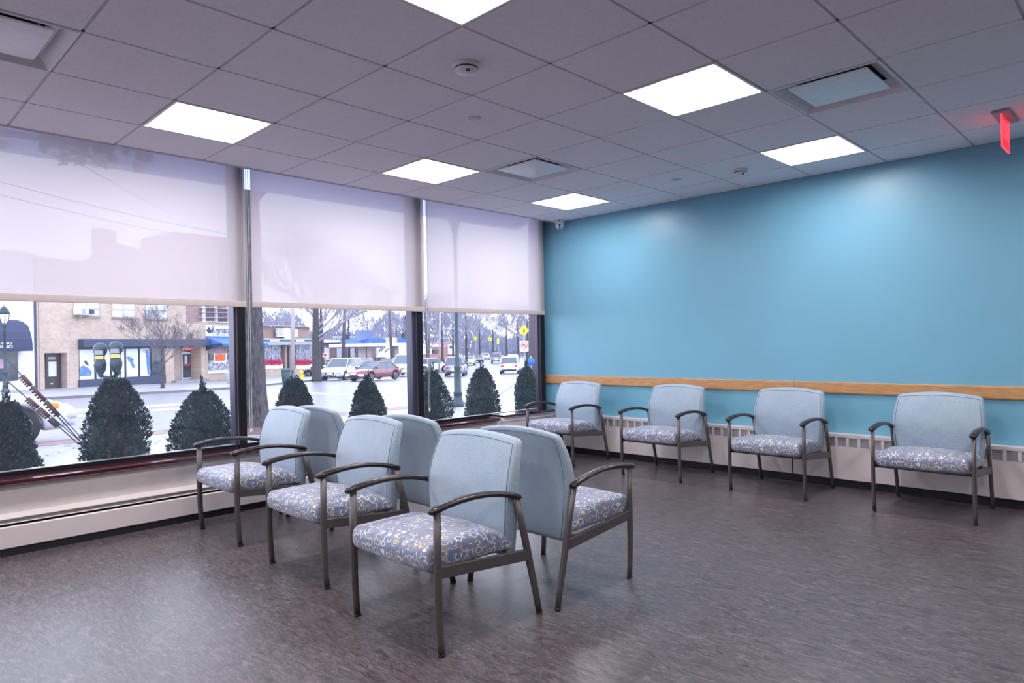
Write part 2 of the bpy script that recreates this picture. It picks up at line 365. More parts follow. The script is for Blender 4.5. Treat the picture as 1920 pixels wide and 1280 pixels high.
# sill, raised pipe enclosure with its own sill
b = MB(); b.prism([(-3.24, .45), (-2.995, .45), (-2.990, .455), (-2.990, .472), (-2.995, .477), (-3.24, .477)], 'y', YF, 3.13)
b.build('window_sill', M['mahog'], label='long glossy dark red window sill above the baseboard heater', cat='window sill')
t = thing('pipe_enclosure', 'cream boxed pipe enclosure with dark red top in the window corner', 'enclosure', (-3.0, 3.2, 0))
p = MB(); p.box(-.048, .0, 0, .95, 0, .478); p.box(-.24, -.048, 0, .95, .451, .478); p.build('cabinet', M['cream'], t)
p = MB(); p.box(-.048, .004, -.004, .95, .425, .432); p.build('groove_trim', M['greyplastic'], t)
p = MB(); p.box(-.24, .012, -.012, .95, .478, .503); p.build('top_board', M['mahog'], t, bevel=.003)

# windows: frames and glass (three wide bays)
MULL = [(.30, .385), (2.115, 2.23)]
def window(n, y0, y1):
    b = MB(); b.box(XG - .06, XG + .03, y0, y1, .477, .503); b.box(XG - .06, XG + .04, y0, y1, 2.86, 2.94)
    o = struct(b, 'window_%d' % n, M['blackmetal'])
    g_ = MB(); g_.add([(XG, y0, .503), (XG, y1, .503), (XG, y1, 2.86), (XG, y0, 2.86)], [(0, 1, 2, 3)]); g_.build('glass_pane', M['glass'], o)
    s_ = MB(); s_.box(XG - .012, XG + .032, y0, y1, .5035, .508); s_.build('glazing_strip', M['alu'], o)
    return o
window(1, -5.2, .30); window(2, .385, 2.115); window(3, 2.23, 3.985)
for i, (a, c) in enumerate(MULL + [(3.985, 4.10)]):
    b = MB(); b.box(XG - .05, XG + .055, c - .062, c, .477, 2.9); o = struct(b, 'window_mullion_%d' % (i + 1), M['blackmetal'])
    b = MB(); b.box(XG - (.02 if i == 2 else .07), XG + .03, a + (.012 if i == 2 else 0), c - .0685, .477, 2.9); b.build('outer_mullion', M['bronze'], o)
    b = MB(); b.box(XG - .03, XG + .045, c - .068, c - .0625, .503, 2.9); b.build('glazing_bead', M['alu'], o)
b = MB(); b.box(-3.29, -3.24, 4.10, YB, .45, 3.0); struct(b, 'trim_1', M['blue'])
b = MB(); b.box(-3.34, -3.29, 4.12, YB + .2, -.12, 3.3); struct(b, 'trim_2', M['bronze'])

# roller blinds
XB = -3.165
def blind(y0, y1, label, chain=None):
    t = thing('roller_blind', label, 'blind', (XB, (y0 + y1) / 2, 2.9), group='translucent roller blinds in the windows')
    h = (y1 - y0) / 2; zb = 1.632 - 2.9
    p = MB(); p.add([(0, -h, zb + .048), (0, h, zb + .048), (0, h, -.02), (0, -h, -.02)], [(0, 1, 2, 3)]); p.build('fabric', M['blind'], t)
    p = MB(); p.rbox(-.006, .004, -h, h, zb, zb + .05, .004, n=2); p.build('hem_bar', M['hem'], t)
    p = MB(); p.tube([(0, -h - .01, .0), (0, h + .01, .0)], .028, n=16); p.build('roller_tube', M['greyplastic'], t)
    if chain:
        yy, zc = chain
        for sx in (-.009, .009):
            p = MB(); z = -.02
            while z > zc - 2.9 + .03:
                p.box(.012 - .0022, .012 + .0022, yy - (y0 + y1) / 2 + sx - .0022, yy - (y0 + y1) / 2 + sx + .0022, z - .0035, z); z -= .0062
            p.build('bead_chain', M['white'], t)
        p = MB(); p.lathe([(.004, .03), (.010, .022), (.011, .0), (.006, -.012), (.001, -.014)], .012, yy - (y0 + y1) / 2, zc - 2.9, n=10); p.build('chain_weight', M['white'], t)
    return t
blind(-3.1, .392, 'leftmost translucent white roller blind with leaf shadows along its top', (.405, .60))
blind(.440, 2.252, 'middle translucent white roller blind crossed by the tree trunk shadow', (2.275, .62))
blind(2.283, 4.085, 'rightmost translucent white roller blind beside the blue wall')

# ------------------------------------------------------------------ ceiling fittings
def make_light(v, wv, label):
    cx, cyy = -T * (wv + .5), T * (v + .5); h = T / 2
    t = thing('ceiling_light', label, 'ceiling light', (cx, cyy, H), group='square recessed ceiling lights')
    p = MB()
    for (x0, x1, y0, y1) in ((-h + .003, h - .003, -h + .003, -h + .018), (-h + .003, h - .003, h - .018, h - .003), (-h + .003, -h + .018, -h + .018, h - .018), (h - .018, h - .003, -h + .018, h - .018)):
        p.box(x0, x1, y0, y1, -.004, .02)
    p.build('frame', M['lampframe'], t)
    a = h - .016; c = .17; zt = .07
    p = MB()   # curved side reflectors and end plates
    prof = [(-a, .012), (-a + .03, .035), (-c - .02, .062), (-c, zt)]
    n = len(prof)
    vs = [(x, y, z) for x, z in prof for y in (-a, a)]; p.add(vs, [(2 * i, 2 * i + 1, 2 * i + 3, 2 * i + 2) for i in range(n - 1)], True)
    p.add([(-x, y, z) for x, y, z in vs], [(2 * i + 2, 2 * i + 3, 2 * i + 1, 2 * i) for i in range(n - 1)], True)
    p.add([(-a, -a, .01), (a, -a, .01), (a, -a, .1), (-a, -a, .1), (-a, a, .01), (a, a, .01), (a, a, .1), (-a, a, .1)], [(0, 1, 2, 3), (7, 6, 5, 4)])
    p.build('reflector', M['lampside'], t)
    p = MB(); k = 8
    vs = []
    for i in range(k + 1):
        x = -c + 2 * c * i / k; z = zt - .045 * math.cos(PI / 2 * x / c)
        vs += [(x, -a + .001, z), (x, a - .001, z)]
    p.add(vs, [(2 * i, 2 * i + 1, 2 * i + 3, 2 * i + 2) for i in range(k)], True)
    p.build('diffuser', M['lamp'], t)
    p = MB(); p.box(-h + .02, h - .02, -h + .02, h - .02, .1, .11); p.build('housing', M['lampframe'], t)
    return t
LL = {(-1, 3): 'square recessed ceiling light furthest left, above the left blind', (2, 3): 'square recessed ceiling light between the left light and the window-side vent',
      (5, 3): 'small-looking recessed ceiling light nearest the window corner', (-1, -1): 'recessed ceiling light cut off by the top edge of the photo',
      (2, -1): 'large square recessed ceiling light right of the smoke detector', (5, -1): 'square recessed ceiling light furthest right, close to the blue wall'}
for (v, wv) in LIGHTS:
    make_light(v, wv, LL.get((v, wv), 'recessed ceiling light out of view behind the photographer'))

def make_vent(v, wv, label):
    cx, cyy = -T * (wv + .5), T * (v + .5); h = T / 2 - .004
    t = thing('ceiling_vent', label, 'vent', (cx, cyy, H), group='square panel ceiling vents')
    p = MB()
    q0, q1 = h, h - .045
    ring = lambda q, z: [(-q, -q, z), (q, -q, z), (q, q, z), (-q, q, z)]
    def loft(rs, mbx):
        vs = [pt for rr in rs for pt in rr]
        mbx.add(vs, [(4 * i + k, 4 * i + (k + 1) % 4, 4 * i + 4 + (k + 1) % 4, 4 * i + 4 + k) for i in range(len(rs) - 1) for k in range(4)])
    loft([ring(h, .02), ring(h, -.003), ring(h - .012, -.006), ring(h - .055, .045), ring(h - .10, .06)], p); p.build('surround', M['white'], t)
    p = MB(); p.box(-h + .02, h - .02, -h + .02, h - .02, .075, .08); loft([ring(h - .06, .05), ring(h - .06, .08)], p); p.build('duct_opening', M['dark'], t)
    a = h - .085
    p = MB(); p.rbox(-a, a, -a, a, .004, .014, .004, n=2); p.build('face_panel', M['ventface'], t)
    for s1 in (-1, 1):
        for s2 in (-1, 1): p = MB(); p.tube([(s1 * (a - .05), s2 * (a - .05), .012), (s1 * (a - .05), s2 * (a - .05), .07)], .006, n=6); p.build('hanger_clip', M['greyplastic'], t)
M['ventface'] = mat('vent_face', (.86, .87, .92), .3)
make_vent(3, 2, 'square ceiling vent with a flat centre panel near the window corner light')
make_vent(3, -2, 'square ceiling vent with a flat centre panel right of the large light')
make_vent(-3, 2, 'square ceiling vent cut off by the upper left corner of the photo')

def detector(x, y, r, label, slots=True):
    t = thing('smoke_detector', label, 'smoke detector', (x, y, H))
    p = MB(); p.lathe([(r * 1.1, 0), (r * 1.1, -.010), (r, -.014), (r * .97, -.030), (r * .8, -.042), (r * .3, -.048), (.001, -.048)], n=28); p.build('body', M['white'], t)
    p = MB(); p.lathe([(r * .972, -.0185), (r * .990, -.020), (r * .985, -.026), (r * .965, -.0275)], n=28); p.build('vent_slot_ring', M['dark'], t)
    p = MB(); p.lathe([(.010, -.040), (.010, -.0475), (.001, -.0475)], cx=r * .60, cy=-r * .35, n=12); p.build('sensor_button', M['dark'], t)
    return t
detector(-.303, .293, .063, 'white smoke detector with dark slots on the ceiling between the upper lights')
detector(-.335, 3.452, .055, 'small white smoke detector on the ceiling near the blue wall')
def disc(x, y, label):
    p = MB(); p.lathe([(.042, 0), (.042, -.004), (.036, -.007), (.001, -.007)], n=28); o = p.build('sprinkler_cover', M['tbar'], loc=(x, y, H), label=label, cat='sprinkler cover', group='flat round ceiling covers'); return o
disc(-.886, .881, 'flat round cover plate on the ceiling below the smoke detector with slots')
disc(-.884, 3.334, 'flat round cover plate on the ceiling left of the small smoke detector')

# dome camera in the corner
t = thing('security_camera', 'white dome security camera in the ceiling corner by the blue wall', 'camera', (-2.88, 4.06, H), PI * .22)
p = MB(); p.lathe([(.058, 0), (.058, -.028), (.052, -.034), (.001, -.034)], n=24); p.build('mount', M['white'], t)
p = MB(); p.lathe([(.046, -.030), (.052, -.050), (.047, -.078), (.034, -.100), (.018, -.112), (.001, -.115)], n=24); p.build('eyeball', M['white'], t)
p = MB(); p.m = Matrix.Translation((.0, -.045, -.068)) @ Matrix.Rotation(PI / 2.3, 4, 'X'); p.lathe([(.013, 0), (.013, .008), (.001, .008)], n=14); p.m = Matrix.Translation((0, -.034, -.098)) @ Matrix.Rotation(PI / 3.2, 4, 'X'); p.lathe([(.012, 0), (.012, .008), (.001, .008)], n=14); p.m = None; p.build('lens', M['black'], t)
p = MB(); p.box(-.02, .004, -.060, -.056, -.018, -.010); p.build('badge', M['black'], t)

# exit sign, edge-lit panel hanging from the ceiling
t = thing('exit_sign', 'glowing red exit sign hanging from the ceiling at the right edge', 'exit sign', (1.515, 3.45, H))
p = MB(); p.rbox(-.05, .05, -.175, .175, -.018, 0, .005, n=2); p.build('ceiling_plate', M['greyplastic'], t)
p = MB(); p.rbox(-.004, .004, -.125, .125, -.225, -.018, .002, n=2); p.build('panel', M['exitred'], t)
p = MB(); p.box(-.005, .005, -.128, -.123, -.225, -.018); p.box(-.005, .005, .123, .128, -.225, -.018); p.box(-.005, .005, -.128, .128, -.229, -.223); p.build('glowing_edge', M['exitdark'], t)
def text(s, size, m, parent, loc, rot, name='lettering', extrude=.002, align='CENTER', sx=1):
    c = bpy.data.curves.new(name, 'FONT'); c.body = s; c.size = size; c.extrude = extrude; c.align_x = align; c.align_y = 'CENTER'; c.resolution_u = 2
    c.materials.append(m); tmp = bpy.data.objects.new('tmp', c); COL.objects.link(tmp); bpy.context.view_layer.update(); me = bpy.data.meshes.new_from_object(tmp.evaluated_get(bpy.context.evaluated_depsgraph_get())); me.name = name; bpy.data.objects.remove(tmp); bpy.data.curves.remove(c); o = bpy.data.objects.new(name, me); COL.objects.link(o); o.parent = parent; o.location = loc; o.rotation_euler = rot; o.scale = (sx, 1, 1); return o
text('EXIT', .17, M['exitdark'], t, (.0055, 0, -.115), (PI / 2, 0, PI / 2), 'exit_lettering', .001, sx=.62)
text('EXIT', .17, M['exitdark'], t, (-.0055, 0, -.115), (PI / 2, 0, -PI / 2), 'exit_lettering', .001, sx=.62)

# ------------------------------------------------------------------ chairs (front faces local -y, origin between the front feet)
def make_chair(label, group):
    t = thing('waiting_room_chair', label, 'chair', group=group)
    HW = .315
    def seat_def(x, y, z):
        u = max(0, min(1, (z - .335) / .11)); cx_ = 1 - (x / .30) ** 2; s = (y + .04) / .54
        top = .022 * cx_ * math.sin(PI * min(1, max(0, s * 1.05))) - .085 * max(0, (s - .62) / .38) ** 1.6 * (1 - .55 * cx_)
        z2 = z + u * top - .006 * s
        y2 = y - .014 * cx_ * max(0, 1 - s * 4) * (1 if u < 1 else 1)
        return (x, y2, z2)
    p = MB(); p.rbox(-.297, .297, -.035, .475, .338, .448, .042, n=9, deform=seat_def); p.build('seat', M['seatfab'], t)
    prof = [(.29, .272), (.40, .288), (.50, .300), (.60, .305), (.70, .300), (.78, .290), (.84, .277)]
    def hwz(z):
        if z <= prof[0][0]: return prof[0][1]
        for (z0, a0), (z1, a1) in zip(prof, prof[1:]):
            if z <= z1: return a0 + (a1 - a0) * (z - z0) / (z1 - z0)
        return prof[-1][1]
    def back_def(x, y, z):
        k = hwz(z) / .30; u = max(0, (z - .60) / .24)
        zz = z + .028 * u * (1 - (x / .30) ** 2) - .0 
        yc = .470 + .80 * max(0, z - .53) ** 2 + .03 * max(0, .5 - z)
        th = .95 - .30 * max(0, min(1, (z - .60) / .24)) - .1 * max(0, min(1, (.45 - z) / .2))
        belly = -.010 * (1 - (x / .3) ** 2) * (1 if y < 0 else -1) * math.sin(PI * max(0, min(1, (z - .3) / .53)))
        return (x * k, yc + y * th + belly, zz)
    p = MB(); p.rbox(-.30, .30, -.040, .040, .295, .832, .026, n=9, deform=back_def); bk = p.build('backrest', M['backfab'], t)
    for sy in (-1, 1):
        pts = []
        a, z0, z1 = .279, .318, .811
        for i in range(13): pts.append((-a, z0 + (z1 - z0) * i / 12))
        for i in range(1, 13): pts.append((-a + 2 * a * i / 12, z1))
        for i in range(1, 13): pts.append((a, z1 - (z1 - z0) * i / 12))
        p = MB(); p.tube([back_def(x, sy * .0405, z) for x, z in pts], .0016, n=5); p.build('seam', M['piping'], bk)
    for sx in (-1, 1):
        X = sx * HW
        p = MB(); p.tube([(X, .012, 0.006), (X, .006, .07), (X, .0, .17), (X, -.002, .28), (X, -.002, .40), (X, 0, .60)], [.0125, .013, .0135, .014, .014, .0135], n=12, ry=[.0165, .017, .018, .019, .019, .0175]); lg = p.build('front_leg', M['frame'], t)
        p = MB(); p.tube([(X, .0125, 0), (X, .012, .010)], .0140, n=12, ry=.018); p.build('foot_cap', M['black'], lg)
        p = MB(); p.tube([(X, .612, .006), (X, .592, .10), (X, .562, .22), (X, .540, .31), (X, .512, .42), (X, .470, .575)], [.0125, .013, .0135, .0135, .013, .0125], n=12, ry=[.017, .018, .020, .021, .019, .017]); lg = p.build('rear_leg', M['frame'], t)
        p = MB(); p.tube([(X, .613, 0), (X, .611, .010)], .0140, n=12, ry=.0185); p.build('foot_cap', M['black'], lg)
        p = MB(); xa, xb = (X - .010, X + .010); p.add([(xa, .0, .322), (xb, .0, .322), (xb, .545, .272), (xa, .545, .272), (xa, .0, .372), (xb, .0, .372), (xb, .530, .325), (xa, .530, .325)],
                       [(0, 3, 2, 1), (4, 5, 6, 7), (0, 1, 5, 4), (1, 2, 6, 5), (2, 3, 7, 6), (3, 0, 4, 7)]); p.build('side_rail', M['frame'], t, bevel=.003)
        p = MB()
        path = [(-.040, .612), (-.030, .616), (0, .6225), (.06, .632), (.13, .638), (.20, .640), (.28, .636), (.36, .624), (.43, .607), (.485, .588), (.492, .585)]
        ww = [.012, .022, .0245, .025, .025, .0245, .024, .023, .022, .020, .014]; hh = [.008, .015, .0165, .016, .015, .014, .0135, .0135, .014, .0145, .010]
        p.tube([(X, y, z - .012) for y, z in path], ww, n=16, ry=hh); p.build('armrest', M['arm'], t)
    p = MB(); p.tube([(-HW, .03, .333), (HW, .03, .333)], .011, n=8); p.build('cross_bar', M['frame'], t); p = MB(); p.tube([(-HW, .45, .322), (HW, .45, .322)], .011, n=8); p.build('cross_bar', M['frame'], t)
    return t
G1 = 'back-to-back chairs in the middle of the room'; G2 = 'chairs along the blue wall'
c0 = make_chair('nearest waiting chair, facing left with its back to the viewer-side row end, largest in the photo', G1)
c0.location = (-.195, -.298, 0)
c0['label'] = 'nearest and largest waiting chair, patterned seat pointing to the lower left'
CH = [((-1.262, -.205), 0, 'middle waiting chair of the front row facing the photographer, between two others', G1),
      ((-2.395, -.180), 0, 'waiting chair of the front row closest to the window sill', G1),
      ((-.152, 1.012), PI, 'nearest waiting chair seen from behind, one armrest and seat side in view', G1),
      ((-1.135, 1.03), PI, 'waiting chair seen from behind, rising between the middle and nearest front chairs', G1),
      ((-2.255, 1.03), PI, 'waiting chair seen from behind, closest to the window', G1),
      ((-2.470, 3.345), 0, 'waiting chair against the blue wall in the window corner', G2),
      ((-1.235, 3.360), 0, 'second waiting chair from the window corner along the blue wall', G2),
      ((-.125, 3.370), 0, 'third waiting chair from the window corner along the blue wall', G2),
      ((1.005, 3.378), 0, 'rightmost waiting chair along the blue wall', G2)]
for (x, y), rz, lab, gr in CH:
    dup(c0, (x, y, 0), rz, lab, gr)
# ================================================================== THE STREET OUTSIDE
# ground falls gently away from the building: height by distance d along the street axis
def zg(d): return -.15 if d < 7 else (-.15 - .023 * (d - 7) if d < 80 else -1.829)
def W(px, py, d):
    """world point on the sight line of a photo pixel at distance d"""
    X = (px - 960) / FPX * d; Y = -(py - CY - 640) / FPX * d
    return CAM + _f * d + _r * X + _u * Y
def G(px, d, dz=0):
    z = zg(d) + dz; zr = z - CAM.z
    a = ((px - 960) / FPX * d - zr * _s) / _c
    p = CAM + _f * d + _r0 * a; return Vector((p.x, p.y, z))
def GP(px, py, dz=0):
    lo, hi = 5., 400.
    for _ in range(50):
        m_ = (lo + hi) / 2
        if W(px, py, m_).z < zg(m_) + dz: hi = m_
        else: lo = m_
    p = W(px, py, lo); return Vector((p.x, p.y, zg(lo) + dz))
def dep(p): return (Vector(p) - CAM).dot(_f)
AX = math.atan2(_f.y, _f.x)      # heading of the street axis

M['asphalt'] = mat('wet_asphalt', (.185, .18, .205), .32, var=.10, vscale=1.2, bump=.1, bscale=60)
M['walk'] = mat('concrete_pavement', (.27, .26, .28), .45, var=.12, vscale=.9, bump=.08, bscale=40)
M['curb'] = mat('granite_curb', (.15, .145, .165), .6, var=.15, vscale=5)
M['brickpaver'] = mat('brick_pavers', (.24, .13, .12), .6, var=.3, vscale=9)
M['paint'] = mat('road_paint', (.85, .85, .85), .5)
M['mulch'] = mat('mulch', (.10, .05, .045), .95, var=.5, vscale=30)
M['bark'] = mat('tree_bark', (.060, .050, .052), .95, var=.85, vscale=12, stretch=(3, 3, .5), bump=.9, bscale=22)
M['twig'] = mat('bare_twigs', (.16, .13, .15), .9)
M['hazetwig'] = mat('haze_pale_twigs', (.30, .28, .33), .9)  # distance haze put into the colour: paler than the bark
M['leaf'] = mat('boxwood_leaf', (.042, .080, .060), .28, var=.8, vscale=14)
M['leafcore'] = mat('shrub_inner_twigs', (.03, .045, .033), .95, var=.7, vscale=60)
M['brownleaf'] = mat('dry_leaf', (.09, .06, .045), .8, var=.3)
M['pole'] = mat('wooden_pole', (.11, .085, .09), .9, var=.2, vscale=6, stretch=(3, 3, .3))
M['polepale'] = mat('pale_pole', (.42, .36, .36), .8, var=.15, vscale=6, stretch=(3, 3, .3))
M['green_iron'] = mat('dark_green_iron', (.022, .045, .055), .35, metal=.3)
M['yellow'] = mat('sign_yellow', (.85, .80, .03), .5, emit=(.9, .85, .02), estr=.0)
M['signwhite'] = mat('sign_white', (.85, .85, .88), .5)
M['red'] = mat('sign_red', (.65, .02, .05), .5)
M['signblack'] = mat('sign_black', (.01, .01, .012), .6)
M['signblue'] = mat('sign_blue', (.02, .12, .55), .5)
M['storeglass'] = mat('store_glass', (.055, .065, .085), .06, var=.5, vscale=2)
M['carglass'] = mat('car_glass', (.10, .12, .15), .04)
M['tyre'] = mat('tyre', (.015, .015, .017), .8)
M['rim'] = mat('alloy_rim', (.5, .5, .55), .3, metal=.8)
M['neon'] = emis('red_neon', (1, .09, .03), 3.2)
M['neonw'] = emis('white_neon', (.85, .85, 1), 2.2)
M['headlamp'] = emis('lit_headlamp', (1, .82, .5), 4.5)
M['taillamp'] = mat('tail_lamp', (.5, .02, .03), .2, emit=(1, .05, .05), estr=.8)
M['amber'] = mat('amber_lens', (.9, .32, .03), .2)
M['clear'] = mat('clear_lens', (.6, .6, .65), .1)

def brickmat(name, c1, c2, mortar, sc=1.0):
    m = bpy.data.materials.new(name); m.use_nodes = True; n = m.node_tree; L = n.links.new; b = n.nodes['Principled BSDF']; b.inputs['Roughness'].default_value = .85
    t = n.nodes.new('ShaderNodeTexCoord'); s = n.nodes.new('ShaderNodeSeparateXYZ'); c = n.nodes.new('ShaderNodeCombineXYZ'); L(t.outputs['Object'], s.inputs[0])
    L(s.outputs[0], c.inputs[0]); L(s.outputs[2], c.inputs[1])
    k = n.nodes.new('ShaderNodeTexBrick'); k.inputs['Scale'].default_value = 1; k.inputs['Brick Width'].default_value = .22 * sc; k.inputs['Row Height'].default_value = .075 * sc; k.inputs['Mortar Size'].default_value = .012 * sc
    k.inputs['Color1'].default_value = (*c1, 1); k.inputs['Color2'].default_value = (*c2, 1); k.inputs['Mortar'].default_value = (*mortar, 1); L(c.outputs[0], k.inputs[0])
    z = n.nodes.new('ShaderNodeTexNoise'); z.inputs['Scale'].default_value = 1.2; L(c.outputs[0], z.inputs[0])
    mx_ = n.nodes.new('ShaderNodeMixRGB'); mx_.blend_type = 'MULTIPLY'; mx_.inputs[0].default_value = .35; L(k.outputs[0], mx_.inputs[1]); L(z.outputs[0], mx_.inputs[2]); L(mx_.outputs[0], b.inputs['Base Color'])
    return m
M['tan'] = brickmat('tan_brick', (.66, .49, .36), (.52, .38, .28), (.60, .52, .46))
M['redbrick'] = brickmat('red_brick', (.40, .22, .17), (.32, .17, .13), (.42, .36, .34))
M['pinkbrick'] = brickmat('pink_brick', (.36, .20, .18), (.30, .16, .15), (.36, .30, .30), 2)
M['stucco'] = mat('white_stucco', (.74, .74, .80), .85, var=.03, vscale=.6)
M['navy'] = mat('navy_canvas', (.028, .036, .085), .7)
M['band'] = mat('dark_blue_fascia', (.035, .05, .10), .5)
M['royal'] = mat('royal_blue_canvas', (.06, .16, .62), .6)
M['greenfascia'] = mat('teal_fascia', (.03, .16, .17), .5)
M['brown'] = mat('dark_brown_door', (.045, .030, .035), .4)
M['poster'] = mat('pale_poster', (.66, .70, .80), .5, var=.12, vscale=1.4)
M['posterblue'] = mat('blue_poster_print', (.10, .20, .42), .5, var=.3, vscale=3)
M['winwhite'] = mat('window_blind_white', (.62, .66, .70), .6, var=.05)

def slab(pl, pr, m, name, off, thick=.0, n=10, kind='structure', label=None, cat=None):
    """ground sheet between two matching polylines (x, y); heights follow the falling ground"""
    b = MB(); vs = []; fs = []
    for a, c in zip(pl, pr):
        for j in range(n + 1):
            t_ = j / n; x = a[0] + (c[0] - a[0]) * t_; y = a[1] + (c[1] - a[1]) * t_
            vs.append((x, y, zg(dep((x, y, 0))) + off))
    for i in range(len(pl) - 1):
        for j in range(n):
            fs.append((i * (n + 1) + j, i * (n + 1) + j + 1, (i + 1) * (n + 1) + j + 1, (i + 1) * (n + 1) + j))
    b.add(vs, fs)
    if thick:
        o = len(b.v); top = list(b.v); m_ = n + 1
        ring = [i * m_ for i in range(len(pl))], [i * m_ + n for i in range(len(pl))]
        for rr in ring:
            vv = [top[i] for i in rr] + [(top[i][0], top[i][1], top[i][2] - thick) for i in rr]
            q = len(rr); b.add(vv, [(i, i + 1, q + i + 1, q + i) for i in range(q - 1)])
    return b.build(name, m, kind=kind, label=label, cat=cat)
def dens(pl, k=6):
    out = []
    for a, c in zip(pl, pl[1:]):
        for i in range(k): out.append((a[0] + (c[0] - a[0]) * i / k, a[1] + (c[1] - a[1]) * i / k))
    out.append(tuple(pl[-1][:2])); return out
def fr(s_, d_):
    p = CAM + _f * d_ + _r0 * s_; return (p.x, p.y)
# roadway in the frame of the street axis
DD = [-25, -10, 0, 7, 12, 20, 30, 40, 50, 60, 70, 80, 120, 200, 320]
slab([fr(-130 if d_ < 60 else -160, d_) for d_ in DD], [fr(12 if d_ < 3 else 60 + d_ * .5, d_) for d_ in DD], M['asphalt'], 'road', -.12, n=60)
g2 = lambda px, d_: tuple(G(px, d_)[:2])
near_curb = dens([(-9.6, -40), (-10.6, -14), (-11.7, .8), (-12.8, 7), g2(930, 22.8), g2(985, 45), g2(1002, 80), g2(985, 140)])
near_in = dens([(-3.46, -40), (-3.46, -14), (-3.46, .8), (-3.46, 4.5), (-3.46, 20), (-8, 45), (-30, 85), (-70, 140)])
slab(near_curb, near_in, M['walk'], 'sidewalk_near', 0, .13)
slab([(x - .15, y) for x, y in near_curb], near_curb, M['curb'], 'curb_near', .003, .13, n=1)
slab([(x + .05, y) for x, y in near_curb[:24]], [(x + .65, y) for x, y in near_curb[:24]], M['brickpaver'], 'ground_paver_strip', .004, n=2)
far_pts = [g2(-420, 22), g2(-100, 27), g2(107, 30.6), g2(347, 36), g2(437, 39.6), g2(500, 44), g2(599, 55), g2(640, 70), g2(700, 100), g2(820, 160), g2(880, 300)]
far_curb = dens(far_pts)
far_out = dens([fr(-70, 22), fr(-75, 30), fr(-70, 40), fr(-60, 55), fr(-58, 65), fr(-60, 75), fr(-65, 90), fr(-70, 110), fr(-80, 140), fr(-100, 200), fr(-120, 320)])
slab(far_out, far_curb, M['walk'], 'sidewalk_far', 0, 0, n=40)
slab(far_curb, [(x + .16, y - .03) for x, y in far_curb], M['curb'], 'curb_far', .003, .13, n=1)
# white crossing lines
def marking(pts, label):
    b = MB(); vs = [GP(px, py, -.112) for px, py in pts]; b.add(vs, [tuple(range(len(vs)))]); b.build('road_marking', M['paint'], label=label, cat='road marking', group='white lines on the road')
marking([(128, 768), (440, 750), (440, 753), (128, 773)], 'upper white line across the road behind the parked white car')
marking([(134, 778), (440, 757), (440, 760), (134, 783)], 'lower white line across the road behind the parked white car')
marking([(840, 734), (925, 729), (960, 731), (890, 737)], 'white line on the road right of the green lamp post')
marking([(560, 735), (770, 741), (770, 743), (560, 738)], 'thin white line on the road beyond the shrubs in the middle window')
# fallen leaves on the near pavement
b = MB(); random.seed(3)
for i in range(500):
    y = random.uniform(-6, 12); x = random.uniform(-11.4, -9.2) if random.random() < .6 else random.uniform(-9, -5)
    z = zg(dep((x, y, 0))) + .008; a = random.uniform(0, 6.28); r = random.uniform(.02, .045)
    b.add([(x + r * math.cos(a + k * PI / 2), y + r * math.sin(a + k * PI / 2) * .8, z + .006 * (k % 2)) for k in range(4)], [(0, 1, 2, 3)])
o = b.build('fallen_leaves', M['brownleaf'], label='brown fallen leaves scattered on the near pavement', cat='leaves', kind='stuff')
bm_ = MB(); c_ = G(470, 13.2)
bm_.lathe([(1.5, 0), (1.1, .05), (.5, .09), (.01, .1)], n=24); bm_.build('mulch_bed', M['mulch'], loc=(c_.x, c_.y, c_.z - .03), label='round bed of brown mulch at the foot of the big street tree', cat='mulch bed', kind='stuff')

# ---- canopy over the windows, added to shade and tint the blind tops blue
def canopy_mat():
    m = bpy.data.materials.new('translucent_blue_canopy'); m.use_nodes = True; n = m.node_tree; n.nodes.clear(); o = n.nodes.new('ShaderNodeOutputMaterial'); a = n.nodes.new('ShaderNodeBsdfTranslucent'); d = n.nodes.new('ShaderNodeBsdfDiffuse'); x = n.nodes.new('ShaderNodeMixShader')
    z = n.nodes.new('ShaderNodeTexNoise'); z.inputs['Scale'].default_value = 3; r = n.nodes.new('ShaderNodeValToRGB'); r.color_ramp.elements[0].color = (.44, .50, .86, 1); r.color_ramp.elements[1].color = (.52, .58, .92, 1); n.links.new(z.outputs[0], r.inputs[0]); n.links.new(r.outputs[0], a.inputs[0])
    d.inputs[0].default_value = (.4, .45, .7, 1); x.inputs[0].default_value = .7; n.links.new(d.outputs[0], x.inputs[1]); n.links.new(a.outputs[0], x.inputs[2]); n.links.new(x.outputs[0], o.inputs[0]); return m
b = MB(); b.add([(-3.92, -7, 2.79), (-3.92, 4.4, 2.79), (-3.455, 4.4, 2.95), (-3.455, -7, 2.95)], [(0, 1, 2, 3)]); struct(b, 'roof_tint_canopy', canopy_mat())

